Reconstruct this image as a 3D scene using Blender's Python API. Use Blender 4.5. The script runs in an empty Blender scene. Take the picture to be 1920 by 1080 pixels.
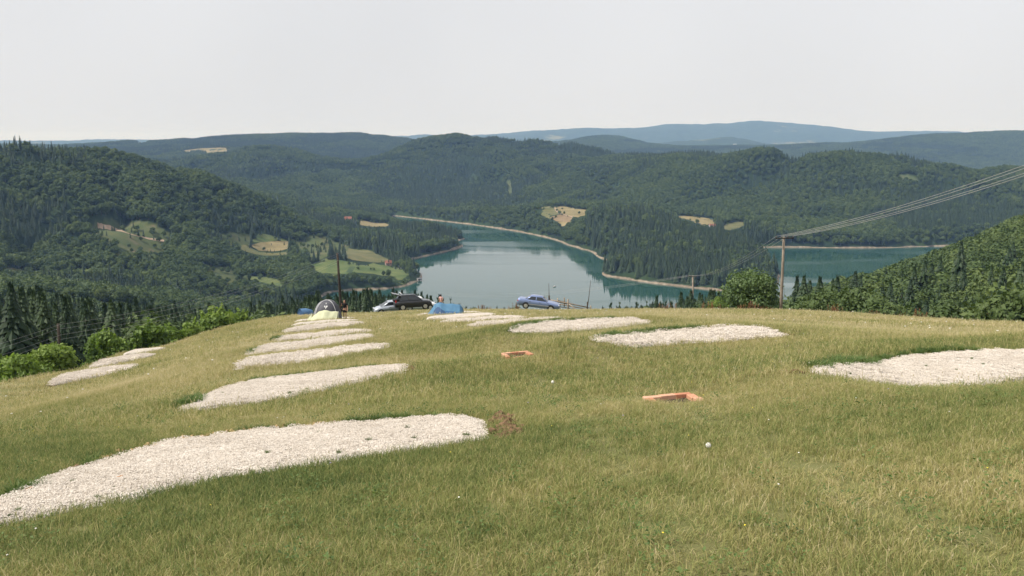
import bpy, bmesh, math, random
import numpy as np
from mathutils import Vector, Matrix, Euler

scene = bpy.context.scene
COL = scene.collection
rad = math.radians

# ------------------------------------------------------------------ camera, sky, sun, exposure
FPX = 1732.0                       # focal length in pixels of a 1920 wide frame
PITCH = math.atan(270.0 / FPX)
CAMZ = 150.0                       # eye height above the lake
cam_data = bpy.data.cameras.new('camera')
cam_data.sensor_width = 36.0
cam_data.lens = 36.0 * FPX / 1920.0
cam_data.clip_start = 0.1
cam_data.clip_end = 60000.0
cam = bpy.data.objects.new('camera', cam_data)
COL.objects.link(cam)
cam.location = (0, 0, CAMZ)
cam.rotation_euler = (math.pi / 2 - PITCH, 0, 0)
scene.camera = cam

SUN_TO = Vector((-0.78, -0.18, 1.0)).normalized()
SUN_EL = math.asin(SUN_TO.z)
SUN_AZ = math.atan2(SUN_TO.x, SUN_TO.y)
world = bpy.data.worlds.new('World')
scene.world = world
world.use_nodes = True
wn = world.node_tree
wn.nodes.clear()
w_out = wn.nodes.new('ShaderNodeOutputWorld')
w_bg = wn.nodes.new('ShaderNodeBackground')
w_sky = wn.nodes.new('ShaderNodeTexSky')
w_sky.sky_type = 'NISHITA'
w_sky.sun_disc = False
w_sky.sun_elevation = SUN_EL
w_sky.sun_rotation = SUN_AZ % (2 * math.pi)
w_sky.air_density = 1.0
w_sky.dust_density = 5.0
w_sky.ozone_density = 1.0
w_mix = wn.nodes.new('ShaderNodeMix')          # thin high cloud veil over the blue
w_mix.data_type = 'RGBA'
w_mix.inputs[0].default_value = 0.9
w_mix.inputs[7].default_value = (7.35, 7.4, 7.6, 1)
wn.links.new(w_sky.outputs[0], w_mix.inputs[6])
w_tc = wn.nodes.new('ShaderNodeTexCoord')
w_no = wn.nodes.new('ShaderNodeTexNoise')
w_no.inputs['Scale'].default_value = 1.3
w_no.inputs['Detail'].default_value = 3.0
w_rmp = wn.nodes.new('ShaderNodeMapRange')
w_rmp.inputs[1].default_value = 0.3
w_rmp.inputs[2].default_value = 0.7
w_rmp.inputs[3].default_value = 0.90
w_rmp.inputs[4].default_value = 1.08
w_vm = wn.nodes.new('ShaderNodeVectorMath')
w_vm.operation = 'SCALE'
wn.links.new(w_tc.outputs['Generated'], w_no.inputs['Vector'])
wn.links.new(w_no.outputs[0], w_rmp.inputs[0])
wn.links.new(w_mix.outputs[2], w_vm.inputs[0])
wn.links.new(w_rmp.outputs[0], w_vm.inputs['Scale'])
wn.links.new(w_vm.outputs[0], w_bg.inputs[0])
w_bg.inputs[1].default_value = 0.1
wn.links.new(w_bg.outputs[0], w_out.inputs[0])

sun_data = bpy.data.lights.new('sun', 'SUN')
sun_data.energy = 5.0
sun_data.angle = rad(0.9)
sun_data.color = (1.0, 0.955, 0.88)
sun = bpy.data.objects.new('sun', sun_data)
COL.objects.link(sun)
sun.rotation_euler = SUN_TO.to_track_quat('Z', 'Y').to_euler()
sun.location = (0, 0, 400)

scene.view_settings.view_transform = 'Standard'
scene.view_settings.look = 'None'
scene.view_settings.gamma = 1.0
scene.view_settings.use_curve_mapping = False
scene.view_settings.exposure = 0.18
scene.render.engine = 'CYCLES'
scene.cycles.use_denoising = True
scene.cycles.max_bounces = 5
scene.cycles.diffuse_bounces = 2
scene.cycles.glossy_bounces = 2
scene.cycles.transmission_bounces = 3
scene.cycles.transparent_max_bounces = 6
scene.cycles.volume_bounces = 0
scene.cycles.sample_clamp_indirect = 4.0

# ------------------------------------------------------------------ small helpers
def pt(px, py, Y):
    """World point seen at photo pixel (px, py) at forward distance Y."""
    cp, sp = math.cos(PITCH), math.sin(PITCH)
    dx, u = px - 960.0, 540.0 - py
    vy = cp * FPX + sp * u
    vz = -sp * FPX + cp * u
    s = Y / vy
    return Vector((dx * s, Y, CAMZ + vz * s))

def pxof(p):
    cp, sp = math.cos(PITCH), math.sin(PITCH)
    z = p[2] - CAMZ
    f = cp * p[1] - sp * z
    u = sp * p[1] + cp * z
    return 960 + FPX * p[0] / f, 540 - FPX * u / f

_rs = np.random.RandomState(7)
_PERM = _rs.rand(256, 256)
def vnoise(x, y):
    xi, yi = np.floor(x).astype(int), np.floor(y).astype(int)
    fx, fy = x - xi, y - yi
    fx = fx * fx * (3 - 2 * fx); fy = fy * fy * (3 - 2 * fy)
    a = _PERM[xi & 255, yi & 255]; b = _PERM[(xi + 1) & 255, yi & 255]
    c = _PERM[xi & 255, (yi + 1) & 255]; d = _PERM[(xi + 1) & 255, (yi + 1) & 255]
    return (a * (1 - fx) + b * fx) * (1 - fy) + (c * (1 - fx) + d * fx) * fy
def fbm(x, y, o=4):
    s, a, t = 0, 0.5, 0
    for i in range(o):
        s = s + a * vnoise(x * 2 ** i + 17.3 * i, y * 2 ** i + 5.1 * i); t += a; a *= 0.5
    return s / t

# ------------------------------------------------------------------ node materials
def new_mat(name):
    m = bpy.data.materials.new(name)
    m.use_nodes = True
    nt = m.node_tree
    b = nt.nodes['Principled BSDF']
    return m, nt, b
def setp(b, rough=0.7, spec=0.3, metal=0.0):
    b.inputs['Roughness'].default_value = rough
    b.inputs['Specular IOR Level'].default_value = spec
    b.inputs['Metallic'].default_value = metal
def noise_node(nt, scale, detail=4, coord='Object', rough=0.6):
    n = nt.nodes.new('ShaderNodeTexNoise')
    n.inputs['Scale'].default_value = scale
    n.inputs['Detail'].default_value = detail
    n.inputs['Roughness'].default_value = rough
    if coord == 'World':
        g = nt.nodes.new('ShaderNodeNewGeometry')
        nt.links.new(g.outputs['Position'], n.inputs['Vector'])
    else:
        t = nt.nodes.new('ShaderNodeTexCoord')
        nt.links.new(t.outputs[coord], n.inputs['Vector'])
    return n
def ramp(nt, src, stops):
    r = nt.nodes.new('ShaderNodeValToRGB')
    e = r.color_ramp.elements
    while len(e) < len(stops): e.new(0.5)
    for i, (p, c) in enumerate(stops):
        e[i].position = p; e[i].color = (c[0], c[1], c[2], 1)
    nt.links.new(src, r.inputs[0])
    return r
def mixc(nt, fac, a, b, mode='MIX'):
    m = nt.nodes.new('ShaderNodeMix'); m.data_type = 'RGBA'; m.blend_type = mode
    if isinstance(fac, (int, float)): m.inputs[0].default_value = fac
    else: nt.links.new(fac, m.inputs[0])
    for i, v in ((6, a), (7, b)):
        if isinstance(v, tuple): m.inputs[i].default_value = (v[0], v[1], v[2], 1)
        else: nt.links.new(v, m.inputs[i])
    return m.outputs[2]
def bump(nt, b, src, strength, dist):
    n = nt.nodes.new('ShaderNodeBump')
    n.inputs['Strength'].default_value = strength
    n.inputs['Distance'].default_value = dist
    nt.links.new(src, n.inputs['Height'])
    nt.links.new(n.outputs[0], b.inputs['Normal'])
def simple(name, c, rough=0.6, spec=0.3, metal=0.0, var=0.25, scale=8.0):
    m, nt, b = new_mat(name)
    setp(b, rough, spec, metal)
    n = noise_node(nt, scale)
    r = ramp(nt, n.outputs[0], [(0.3, tuple(v * (1 - var) for v in c)), (0.7, tuple(min(1, v * (1 + var)) for v in c))])
    nt.links.new(r.outputs[0], b.inputs['Base Color'])
    return m

# ------------------------------------------------------------------ object helpers
def tag(o, label=None, cat=None, group=None, kind=None):
    if label: o['label'] = label
    if cat: o['category'] = cat
    if group: o['group'] = group
    if kind: o['kind'] = kind
    return o
def mesh_obj(name, verts, faces, mat=None, parent=None, smooth=False, mats=None, midx=None):
    me = bpy.data.meshes.new(name)
    me.from_pydata([tuple(v) for v in verts], [], [tuple(f) for f in faces])
    for m in (mats or ([mat] if mat else [])): me.materials.append(m)
    if midx is not None: me.polygons.foreach_set('material_index', midx)
    if smooth: me.polygons.foreach_set('use_smooth', [True] * len(me.polygons))
    me.update()
    o = bpy.data.objects.new(name, me)
    COL.objects.link(o)
    if parent: o.parent = parent
    return o
def bm_obj(name, bm, mat, parent=None, smooth=False):
    me = bpy.data.meshes.new(name)
    bm.normal_update()
    bm.to_mesh(me); bm.free()
    me.materials.append(mat)
    if smooth: me.polygons.foreach_set('use_smooth', [True] * len(me.polygons))
    o = bpy.data.objects.new(name, me)
    COL.objects.link(o)
    if parent: o.parent = parent
    return o
def empty(name, loc, rz=0.0):
    o = bpy.data.objects.new(name, None)
    COL.objects.link(o)
    o.location = loc
    o.rotation_euler = (0, 0, rz)
    o.empty_display_size = 0.2
    return o
def bm_box(bm, c, s, rot=None, taper=None):
    M = Matrix.Translation(c) @ (rot.to_4x4() if rot is not None else Matrix.Identity(4)) @ Matrix.Diagonal((s[0], s[1], s[2], 1))
    return bmesh.ops.create_cube(bm, size=1.0, matrix=M)['verts']
def bm_tube(bm, pts, r, n=6, r2=None):
    pts = [Vector(p) for p in pts]
    rings = []
    for i, p in enumerate(pts):
        a = pts[max(0, i - 1)]; b = pts[min(len(pts) - 1, i + 1)]
        d = (b - a).normalized()
        ref = Vector((0, 0, 1)) if abs(d.z) < 0.9 else Vector((1, 0, 0))
        u = d.cross(ref).normalized(); v = d.cross(u)
        rr = r if r2 is None else r + (r2 - r) * i / (len(pts) - 1)
        if isinstance(r, (list, tuple)): rr = r[i]
        rings.append([bm.verts.new(p + (u * math.cos(t) + v * math.sin(t)) * rr) for t in [2 * math.pi * k / n for k in range(n)]])
    for i in range(len(rings) - 1):
        for k in range(n):
            bm.faces.new((rings[i][k], rings[i][(k + 1) % n], rings[i + 1][(k + 1) % n], rings[i + 1][k]))
    bm.faces.new(rings[0][::-1]); bm.faces.new(rings[-1])

# ------------------------------------------------------------------ terrain: heights from surveyed points
def plane_z(x, y): return CAMZ - 1.7 - 0.165 * y + 0.06 * x
def on_plane(px, py):
    a, b = pt(px, py, 1.0), pt(px, py, 2.0)
    d = b - a
    # solve z on plane
    o = Vector((0, 0, CAMZ))
    t = -1.7 / (d.z + 0.165 * d.y - 0.06 * d.x)
    return o + d * t

# gravel pads: front edge left to right, back edge left to right, as (px, py, Y); Y None = on the near plane
PADS = [
 ('L1', [(-150, 1042), (0, 990), (200, 945), (400, 905), (600, 873), (760, 850), (930, 824)],
        [(-130, 995), (20, 940), (140, 880), (330, 830), (480, 807), (650, 797), (800, 786), (915, 784)], None, None),
 ('L2', [(330, 776), (480, 757), (620, 730), (770, 697)], [(345, 765), (420, 728), (480, 715), (600, 703), (700, 692), (778, 686)], (16.2, 20.5), (16.6, 24.0)),
 ('L3', [(441, 696), (540, 684), (640, 668), (728, 652)], [(446, 688), (475, 676), (560, 664), (650, 655), (730, 649)], (27.0, 30.0), (27.6, 32.6)),
 ('L4', [(463, 670), (540, 659), (620, 647), (702, 633)], [(468, 664), (500, 650), (560, 643), (640, 636), (704, 631)], (34.5, 37.5), (35.0, 40.2)),
 ('L5', [(511, 644), (580, 638), (640, 630), (692, 623)], [(514, 640), (535, 632), (600, 626), (650, 623), (694, 621)], (43.5, 46.0), (44.0, 48.6)),
 ('L6', [(531, 627), (580, 621), (630, 614), (679, 608)], [(534, 623), (550, 616), (600, 610), (650, 607), (680, 605)], (53.0, 55.5), (53.6, 58.2)),
 ('L7', [(541, 616), (580, 611), (640, 606), (676, 603)], [(544, 612), (560, 607), (600, 603), (640, 601), (677, 600.5)], (61.0, 63.5), (61.6, 66.0)),
 ('L8', [(547, 608), (580, 604), (630, 601), (670, 599)], [(550, 605), (562, 601), (600, 598), (640, 597), (671, 596.5)], (70.0, 72.5), (70.6, 75.2)),
 ('M1', [(92, 727), (140, 716), (200, 703), (256, 688)], [(97, 718), (120, 704), (160, 696), (210, 690), (258, 685)], (46.0, 49.0), (46.6, 51.6)),
 ('M2', [(171, 693), (210, 685), (250, 676), (288, 667)], [(174, 687), (192, 677), (225, 671), (260, 667), (290, 665)], (57.0, 60.0), (57.6, 62.6)),
 ('M3', [(229, 669), (255, 665), (285, 660), (312, 654)], [(231, 665), (245, 659), (265, 656), (290, 654), (313, 652.5)], (68.0, 71.0), (68.6, 73.6)),
 ('R1', [(1515, 700), (1580, 716), (1650, 728), (1720, 733), (1800, 727), (1920, 717), (2080, 704)],
        [(1520, 695), (1570, 684), (1640, 680), (1700, 668), (1800, 659), (1920, 655), (2085, 650)], (14.8, 17.5), (15.2, 20.6)),
 ('R2', [(1112, 639), (1160, 652), (1300, 645), (1400, 638), (1474, 633)], [(1114, 636), (1150, 632), (1240, 624), (1340, 616), (1400, 614), (1440, 619), (1476, 630)], (23.2, 25.0), (23.6, 27.2)),
 ('R3', [(956, 623), (1000, 626), (1080, 621), (1150, 617), (1218, 609)], [(958, 620), (985, 611), (1050, 604), (1130, 600), (1190, 598), (1219, 606)], (32.0, 34.0), (32.6, 36.6)),
 ('R4', [(879, 614), (930, 612), (1000, 608), (1062, 602)], [(882, 611), (910, 606), (960, 602), (1020, 599), (1064, 600)], (45.0, 47.0), (45.6, 49.6)),
 ('R5', [(827, 608), (870, 607), (930, 603), (986, 599)], [(830, 606), (850, 602), (900, 598), (950, 595.5), (987, 596)], (53.0, 55.0), (53.6, 57.6)),
 ('R6', [(797, 600), (830, 600), (880, 597), (932, 591)], [(799, 597), (815, 594), (860, 591), (900, 588.5), (933, 589)], (62.0, 64.0), (62.6, 66.4)),
 ('R7', [(778, 593), (810, 593), (850, 591), (905, 588)], [(780, 591), (800, 589), (850, 586.5), (880, 585.5), (906, 586)], (69.0, 70.5), (69.6, 73.0)),
]
def pad_points(edge, rng):
    out = []
    n = len(edge)
    for i, (x, y) in enumerate(edge):
        if rng is None: out.append(on_plane(x, y))
        else:
            t = (x - edge[0][0]) / (edge[-1][0] - edge[0][0])
            out.append(pt(x, y, rng[0] + (rng[1] - rng[0]) * t))
    return out
PAD_EDGES = {}
for nm, fr, bk, rf, rb in PADS:
    if rf is not None:
        # back row: the depth grows quickly away from the left tip
        fp = pad_points(fr, rf); bp = []
        for i, (x, y) in enumerate(bk):
            t = (x - bk[0][0]) / (bk[-1][0] - bk[0][0])
            fy = rf[0] + (rf[1] - rf[0]) * t
            dep = (rb[1] - rf[1]) * min(1.0, 0.25 + 3.2 * t) * (1.0 if nm[0] != 'R' else min(1, 0.3 + 3.5 * (1 - t)))
            bp.append(pt(x, y, fy + dep))
    else:
        fp, bp = pad_points(fr, None), pad_points(bk, None)
    PAD_EDGES[nm] = (fp, bp)

ctrl = []
def C(px, py, Y, sub=0.0):
    p = pt(px, py, Y); ctrl.append((p.x, p.y, p.z - sub))
def A(px, Y, rel):          # hidden ground: height relative to the eye
    p = pt(px, 270, Y); ctrl.append((p.x, p.y, CAMZ + rel))
for Y in (1.5, 2.5, 4, 6, 9, 13):
    for px in (-900, -300, 240, 720, 1200, 1680, 2220, 2800):
        x = (px - 960) / FPX * Y
        ctrl.append((x, Y, plane_z(x, Y)))
for nm, (fp, bp) in PAD_EDGES.items():
    for p in fp + bp: ctrl.append((p.x, p.y, p.z))
# meadow rim and ground between the pads
for a in [(1265, 752, 14.2), (970, 667, 25.5), (800, 640, 36), (850, 610, 56), (760, 600, 72), (1250, 700, 18.3),
          (0, 722, 47), (-250, 800, 40), (380, 634, 84), (300, 652, 76), (460, 617, 88), (540, 601, 93), (640, 592.5, 93), (720, 589, 90), (790, 587.5, 90), (740, 587, 106), (800, 585.5, 108),
          (850, 585.5, 93), (920, 584.5, 92), (900, 582.5, 107), (1000, 585, 86), (1000, 583.5, 98), (1060, 584, 98), (1080, 584.5, 88), (1160, 582, 88), (1240, 582, 86), (1320, 583, 84),
          (1400, 586, 84), (1463, 591, 88), (1580, 594, 76), (1700, 599, 68), (1810, 604, 62), (1920, 608, 56), (2150, 622, 48),
          (1500, 612, 40), (1700, 625, 34), (1300, 600, 48), (1180, 593, 58), (1900, 635, 27), (1100, 590, 68),
          (350, 690, 36), (250, 745, 28), (150, 800, 22), (1000, 700, 19.5), (900, 740, 16)]:
    C(*a)
# ground falling away beyond the rim
for px, l in {-300: [(60, -23), (100, -34), (160, -48), (260, -58), (420, -84), (600, -104)],
              0: [(62, -20), (100, -31), (150, -45), (260, -57), (420, -84), (600, -106)],
              200: [(85, -24), (120, -35), (160, -46), (260, -60), (420, -90), (600, -112)],
              400: [(110, -28), (150, -38), (200, -48), (280, -64), (450, -96), (620, -128)],
              560: [(110, -24), (150, -37), (220, -52), (320, -72), (500, -112), (640, -136)],
              720: [(112, -21.2), (150, -37), (250, -56), (380, -86), (600, -136)],
              900: [(114, -21), (150, -36), (250, -59), (400, -92), (600, -132)],
              1100: [(104, -19.6), (150, -36), (250, -60), (400, -93), (600, -130)],
              1250: [(100, -19), (150, -35), (250, -58), (400, -90), (600, -130)],
              1400: [(100, -21), (150, -36), (240, -52), (360, -78), (500, -112), (640, -142)],
              1550: [(100, -24), (150, -37), (240, -49), (350, -61), (450, -92), (620, -136)],
              1700: [(95, -25), (150, -40), (280, -52), (420, -60), (560, -98), (720, -140)],
              1900: [(85, -22), (150, -38), (300, -47), (500, -45), (680, -80), (860, -132)],
              2150: [(80, -18), (150, -32), (300, -38), (550, -30), (800, -70), (1000, -130)],
              2600: [(60, -10), (150, -20), (300, -20), (550, -10), (900, -40), (1300, -90)]}.items():
    for Y, rel in l: A(px, Y, rel)
# left hill
for a in [(0, 500, 700, 12), (0, 400, 900, 12), (0, 320, 1020, 12), (0, 265, 1110, 5), (100, 265, 1130, -13), (200, 275, 1160, 5), (200, 400, 950, 12),
          (200, 500, 760, 10), (280, 293, 1200, 3), (380, 318, 1260, 13), (380, 420, 1060, 11), (400, 500, 890, 8), (450, 345, 1310, 12), (540, 385, 1370, 12),
          (505, 457, 1150, 0), (490, 525, 960, 0), (600, 410, 1420, 10), (650, 500, 1000, 0), (620, 470, 1100, 0), (700, 505, 1010, 0), (690, 480, 1100, 2),
          (660, 450, 1220, 10), (600, 440, 1250, 6), (550, 480, 1080, 0), (690, 418, 1560, 0), (640, 415, 1560, 0), (720, 432, 1340, 14), (790, 440, 1365, 12), (830, 445, 1390, 10), (760, 455, 1290, 6)]: C(*a)
A(-400, 1100, 30); A(-400, 900, -45); A(-400, 700, -95); A(-400, 1500, -30); A(-900, 1100, 40)
A(0, 1260, -28); A(100, 1280, -28); A(200, 1310, -36); A(280, 1350, -52); A(380, 1400, -72); A(0, 1500, -60); A(200, 1600, -70); A(350, 1750, -85); A(500, 1750, -105); A(600, 1800, -125); A(660, 1850, -138)
# hills behind the left hill
for a in [(490, 268, 2700, 12), (420, 285, 2750, 12), (550, 285, 2650, 12), (600, 310, 2500, 12), (560, 340, 2200, 12), (640, 345, 2300, 12), (690, 380, 2080, 8),
          (60, 275, 4000, 10), (170, 270, 4000, 10), (250, 264, 4000, 10), (300, 265, 4000, 10), (380, 257, 4000, 10), (450, 252, 4050, 10), (560, 252, 4050, 10), (640, 250, 4100, 10),
          (720, 258, 4100, 10), (780, 268, 4100, 10), (390, 285, 3400, 0), (620, 290, 3300, 12), (690, 310, 2900, 12)]: C(*a)
A(0, 2500, -80); A(200, 2600, -80); A(400, 2100, -90); A(-300, 3000, -60); A(-300, 4200, 20); A(350, 5500, -40); A(700, 5500, -30); A(0, 5500, -40); A(700, 3500, -60)
# centre hill
for a in [(700, 290, 2700, 13), (770, 262, 2800, 13), (830, 252, 2850, 13), (880, 250, 2850, 6), (950, 252, 2850, -1), (1000, 255, 2800, 3), (1060, 263, 2750, 13),
          (1130, 280, 2650, 13), (1165, 290, 2600, 13), (800, 350, 2250, 12), (900, 330, 2350, 12), (900, 385, 1960, 10), (1000, 345, 2150, 12), (1000, 300, 2450, 12), (720, 340, 2300, 13), (760, 385, 2000, 8)]: C(*a)
for px in (700, 880, 1060, 1250): A(px, 3500, -85)
# right ridge
for a in [(1200, 285, 2300, 13), (1280, 277, 2150, 5), (1400, 277, 1930, 6), (1450, 282, 1870, 6), (1550, 276, 1820, 6), (1620, 275, 1880, 6), (1680, 280, 1850, 6),
          (1720, 290, 1820, 6), (1780, 300, 1800, 6), (1860, 305, 1800, 3), (1920, 308, 1800, 0), (2100, 310, 1800, 6), (1100, 350, 2000, 12), (1200, 340, 1900, 12), (1300, 345, 1800, 12),
          (1080, 390, 1660, 0), (1020, 400, 1620, 0), (1060, 418, 1530, 0), (1240, 400, 1600, 6), (1300, 410, 1530, 0), (1390, 425, 1450, 0), (1330, 432, 1430, 0), (1500, 400, 1510, 12), (1500, 340, 1690, 12),
          (1700, 400, 1480, 12), (1700, 340, 1640, 12), (1870, 400, 1450, 12), (1850, 350, 1620, 12), (2100, 380, 1500, 12)]: C(*a)
for px in (1300, 1500, 1700, 1920, 2200): A(px, 2700, -110)
for px, Y, rel in ((1340, 2300, -45), (1400, 2120, -44), (1450, 2060, -52), (1550, 2010, -46), (1620, 2040, -45), (1680, 2010, -52), (1720, 1990, -62), (1780, 1970, -76), (1860, 1970, -82), (1920, 1970, -86), (2100, 1970, -90), (1230, 2750, -85), (1180, 3000, -80)): A(px, Y, rel)
# peninsula
for a in [(1130, 395, 1430, 15), (1200, 393, 1400, 15), (1280, 416, 1290, 15), (1350, 440, 1210, 15), (1410, 463, 1150, 13), (1190, 440, 1250, 12), (1260, 470, 1110, 12)]: C(*a)
A(1170, 1520, -118); A(1280, 1400, -134); A(1380, 1330, -141)
# far hills and ranges
for a in [(1055, 266, 5500, 8), (1100, 258, 5500, 8), (1140, 255, 5500, 8), (1180, 261, 5500, 8), (1225, 277, 5500, 8),
          (1560, 269, 5000, 8), (1650, 262, 5000, 8), (1720, 253, 4800, 8), (1800, 252, 4800, 8), (1880, 248, 4800, 8), (1930, 248, 4800, 8), (2200, 245, 4800, 8),
          (1450, 276, 5200, 0), (1340, 276, 5300, 0),
          (600, 262, 11500), (740, 258, 11500), (800, 252, 11500), (870, 256, 11500), (960, 251, 11500), (1000, 246, 11500), (1100, 240, 11500), (1180, 242, 11500), (1270, 235, 11500), (1350, 236, 11500), (1400, 228, 11500),
          (1460, 230, 11500), (1540, 234, 11500), (1620, 247, 11500), (1700, 245, 11500), (1790, 245, 11500), (1830, 250, 11500), (1930, 252, 11500), (2200, 255, 11500),
          (1320, 262, 7600), (1370, 255, 7600), (1420, 263, 7600), (1250, 272, 7300)]: C(*a)
A(0, 11500, 40); A(300, 11500, 40); A(-400, 11500, 40)
for px in (-300, 200, 700, 1100, 1500, 1920, 2300): A(px, 9200, -60 if px > 900 else -20); A(px, 15500, -50); A(px, 26000, -150)
for px in (1000, 1300, 1650, 2000): A(px, 4100, -100); A(px, 6500, -70)

ctrl = np.array(ctrl)
def lp(x, y):
    r = np.hypot(x, y)
    az = np.clip(np.arctan2(x, np.maximum(y, 1e-3)), -0.85, 0.85)
    az = np.where(y <= 0, np.sign(x) * 0.85, az)
    return az * 1.0, np.log(np.maximum(r, 1.5)) * 0.8
cu, cv = lp(ctrl[:, 0], ctrl[:, 1])
cz = ctrl[:, 2] - plane_z(ctrl[:, 0], ctrl[:, 1])
# work with slope (height over distance): keeps near precision and far relief comparable
cr = np.hypot(ctrl[:, 0], ctrl[:, 1])
cs = (ctrl[:, 2] - CAMZ + 1.7) / np.maximum(cr, 1.5)
def kern(r): return np.where(r > 1e-9, r * r * np.log(np.maximum(r, 1e-9)), 0.0)
n = len(ctrl)
K = kern(np.hypot(cu[:, None] - cu[None], cv[:, None] - cv[None])) + np.eye(n) * 2e-5
P = np.stack([np.ones(n), cu, cv], 1)
M_ = np.block([[K, P], [P.T, np.zeros((3, 3))]])
W = np.linalg.solve(M_, np.concatenate([cs, np.zeros(3)]))
def rbf_h(x, y):
    u, v = lp(x, y)
    out = np.empty(len(x))
    for i in range(0, len(x), 20000):
        s = slice(i, i + 20000)
        out[s] = kern(np.hypot(u[s, None] - cu[None], v[s, None] - cv[None])) @ W[:n] + W[n] + W[n + 1] * u[s] + W[n + 2] * v[s]
    r = np.maximum(np.hypot(x, y), 1.5)
    return CAMZ - 1.7 + out * r

# lake outline (photo pixels on the water plane)
LAKE_PX = [(738, 404.5), (770, 408), (800, 411.5), (840, 416), (870, 419.5), (905, 424), (940, 429.5), (975, 435), (1000, 440), (1030, 447), (1050, 453), (1066, 460.5), (1078, 463), (1090, 467.5), (1100, 469), (1112, 474), (1117, 479), (1124, 484), (1136, 487.5), (1152, 488),
           (1158, 489), (1150, 497), (1138, 505), (1128, 512), (1127, 514.5), (1136, 518), (1170, 523), (1220, 531), (1270, 537), (1325, 543), (1380, 548),
           (1430, 545), (1460, 532), (1462, 515), (1440, 497), (1418, 482), (1404, 470), (1412, 464.5), (1440, 464), (1500, 464), (1560, 465), (1600, 465.5), (1660, 465), (1720, 463), (1800, 461), (1920, 459),
           (1960, 520), (1900, 565), (1700, 590), (1500, 606), (1300, 620), (1100, 626), (900, 626), (750, 618), (640, 606), (560, 600), (480, 597), (400, 592), (372, 580), (410, 575), (470, 574), (540, 573.5), (585, 568), (605, 556),
           (625, 547), (660, 545), (690, 544), (720, 542.5), (750, 539), (772, 533), (786, 526), (792, 519), (788, 512), (772, 503), (757, 494), (762, 489), (785, 483.5), (815, 477), (840, 471), (858, 466), (868, 462), (866, 458), (852, 456), (850, 452), (866, 450), (872, 448), (864, 445), (850, 443), (825, 441), (790, 437), (752, 428), (728, 416)]
def on_water(px, py):
    d = pt(px, py, 1.0) - Vector((0, 0, CAMZ))
    t = -CAMZ / d.z
    return (d.x * t, d.y * t)
LAKE = np.array([on_water(*p) for p in LAKE_PX])
def poly_in(px, py, poly):
    ins = np.zeros(len(px), bool)
    j = len(poly) - 1
    for i in range(len(poly)):
        xi, yi = poly[i]; xj, yj = poly[j]
        c = ((yi > py) != (yj > py)) & (px < (xj - xi) * (py - yi) / (yj - yi + 1e-12) + xi)
        ins ^= c; j = i
    return ins
def poly_dist(px, py, poly):
    d = np.full(len(px), 1e9)
    for i in range(len(poly)):
        a = poly[i - 1]; b = poly[i]
        ab = b - a; L = ab @ ab + 1e-9
        t = np.clip(((px - a[0]) * ab[0] + (py - a[1]) * ab[1]) / L, 0, 1)
        d = np.minimum(d, np.hypot(px - a[0] - ab[0] * t, py - a[1] - ab[1] * t))
    return d
def height_raw(x, y):
    h = rbf_h(x, y)
    r = np.hypot(x, y)
    w = np.clip((r - 150) / 350, 0, 1) * np.clip(1.25 - np.abs(r - 1500) / 2600, 0.35, 1.0)
    spur = 1 - np.abs(2 * fbm(x / 420 + 3, y / 420 + 9, 4) - 1) * 1.6
    h = h + w * ((spur - 0.66) * 22 + (fbm(x / 90, y / 90, 3) - 0.5) * 8)
    gully = np.clip(1 - np.abs(2 * fbm(x / 330 + 71, y / 330 + 23, 4) - 1) * 5.5, 0, 1) ** 1.3
    h = h - np.clip((r - 700) / 300, 0, 1) * np.clip((4300 - r) / 1500, 0.25, 1) * 30 * gully * np.clip((h - 12) / 55, 0, 1)
    h = h + np.clip((r - 3600) / 3000, 0, 1) * (fbm(x / 700 + 5, y / 700 + 3, 5) - 0.5) * np.clip(r / 150, 0, 75)
    h = h + np.clip((r - 4) / 10, 0, 1) * np.clip(1 - (r - 100) / 50, 0, 1) * (fbm(x / 1.7, y / 1.7, 3) - 0.5) * 0.07
    # the lake basin
    m = (r > 500) & (r < 3500)
    d = np.full(len(x), 1e6)
    d[m] = poly_dist(x[m], y[m], LAKE)
    ins = np.zeros(len(x), bool); ins[m] = poly_in(x[m], y[m], LAKE)
    d = d + np.where(d < 60, (fbm(x / 14, y / 14, 2) - 0.5) * 3, 0)
    up = np.where(d < 4, 0.9 * d, 3.6 + 0.8 * (d - 4))
    lo = np.minimum(0.8 * np.maximum(d, 0), 3.4) + np.minimum(np.maximum(d - 5, 0) * 0.05, 4)
    land = np.minimum(np.maximum(h, lo), up)
    land = np.where(r > 3500, np.maximum(h, 12), land)
    land = np.where(r < 500, h, land)
    return np.where(ins, -np.minimum(0.5 * np.maximum(d, 0) + 0.05, 18), land)

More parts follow.
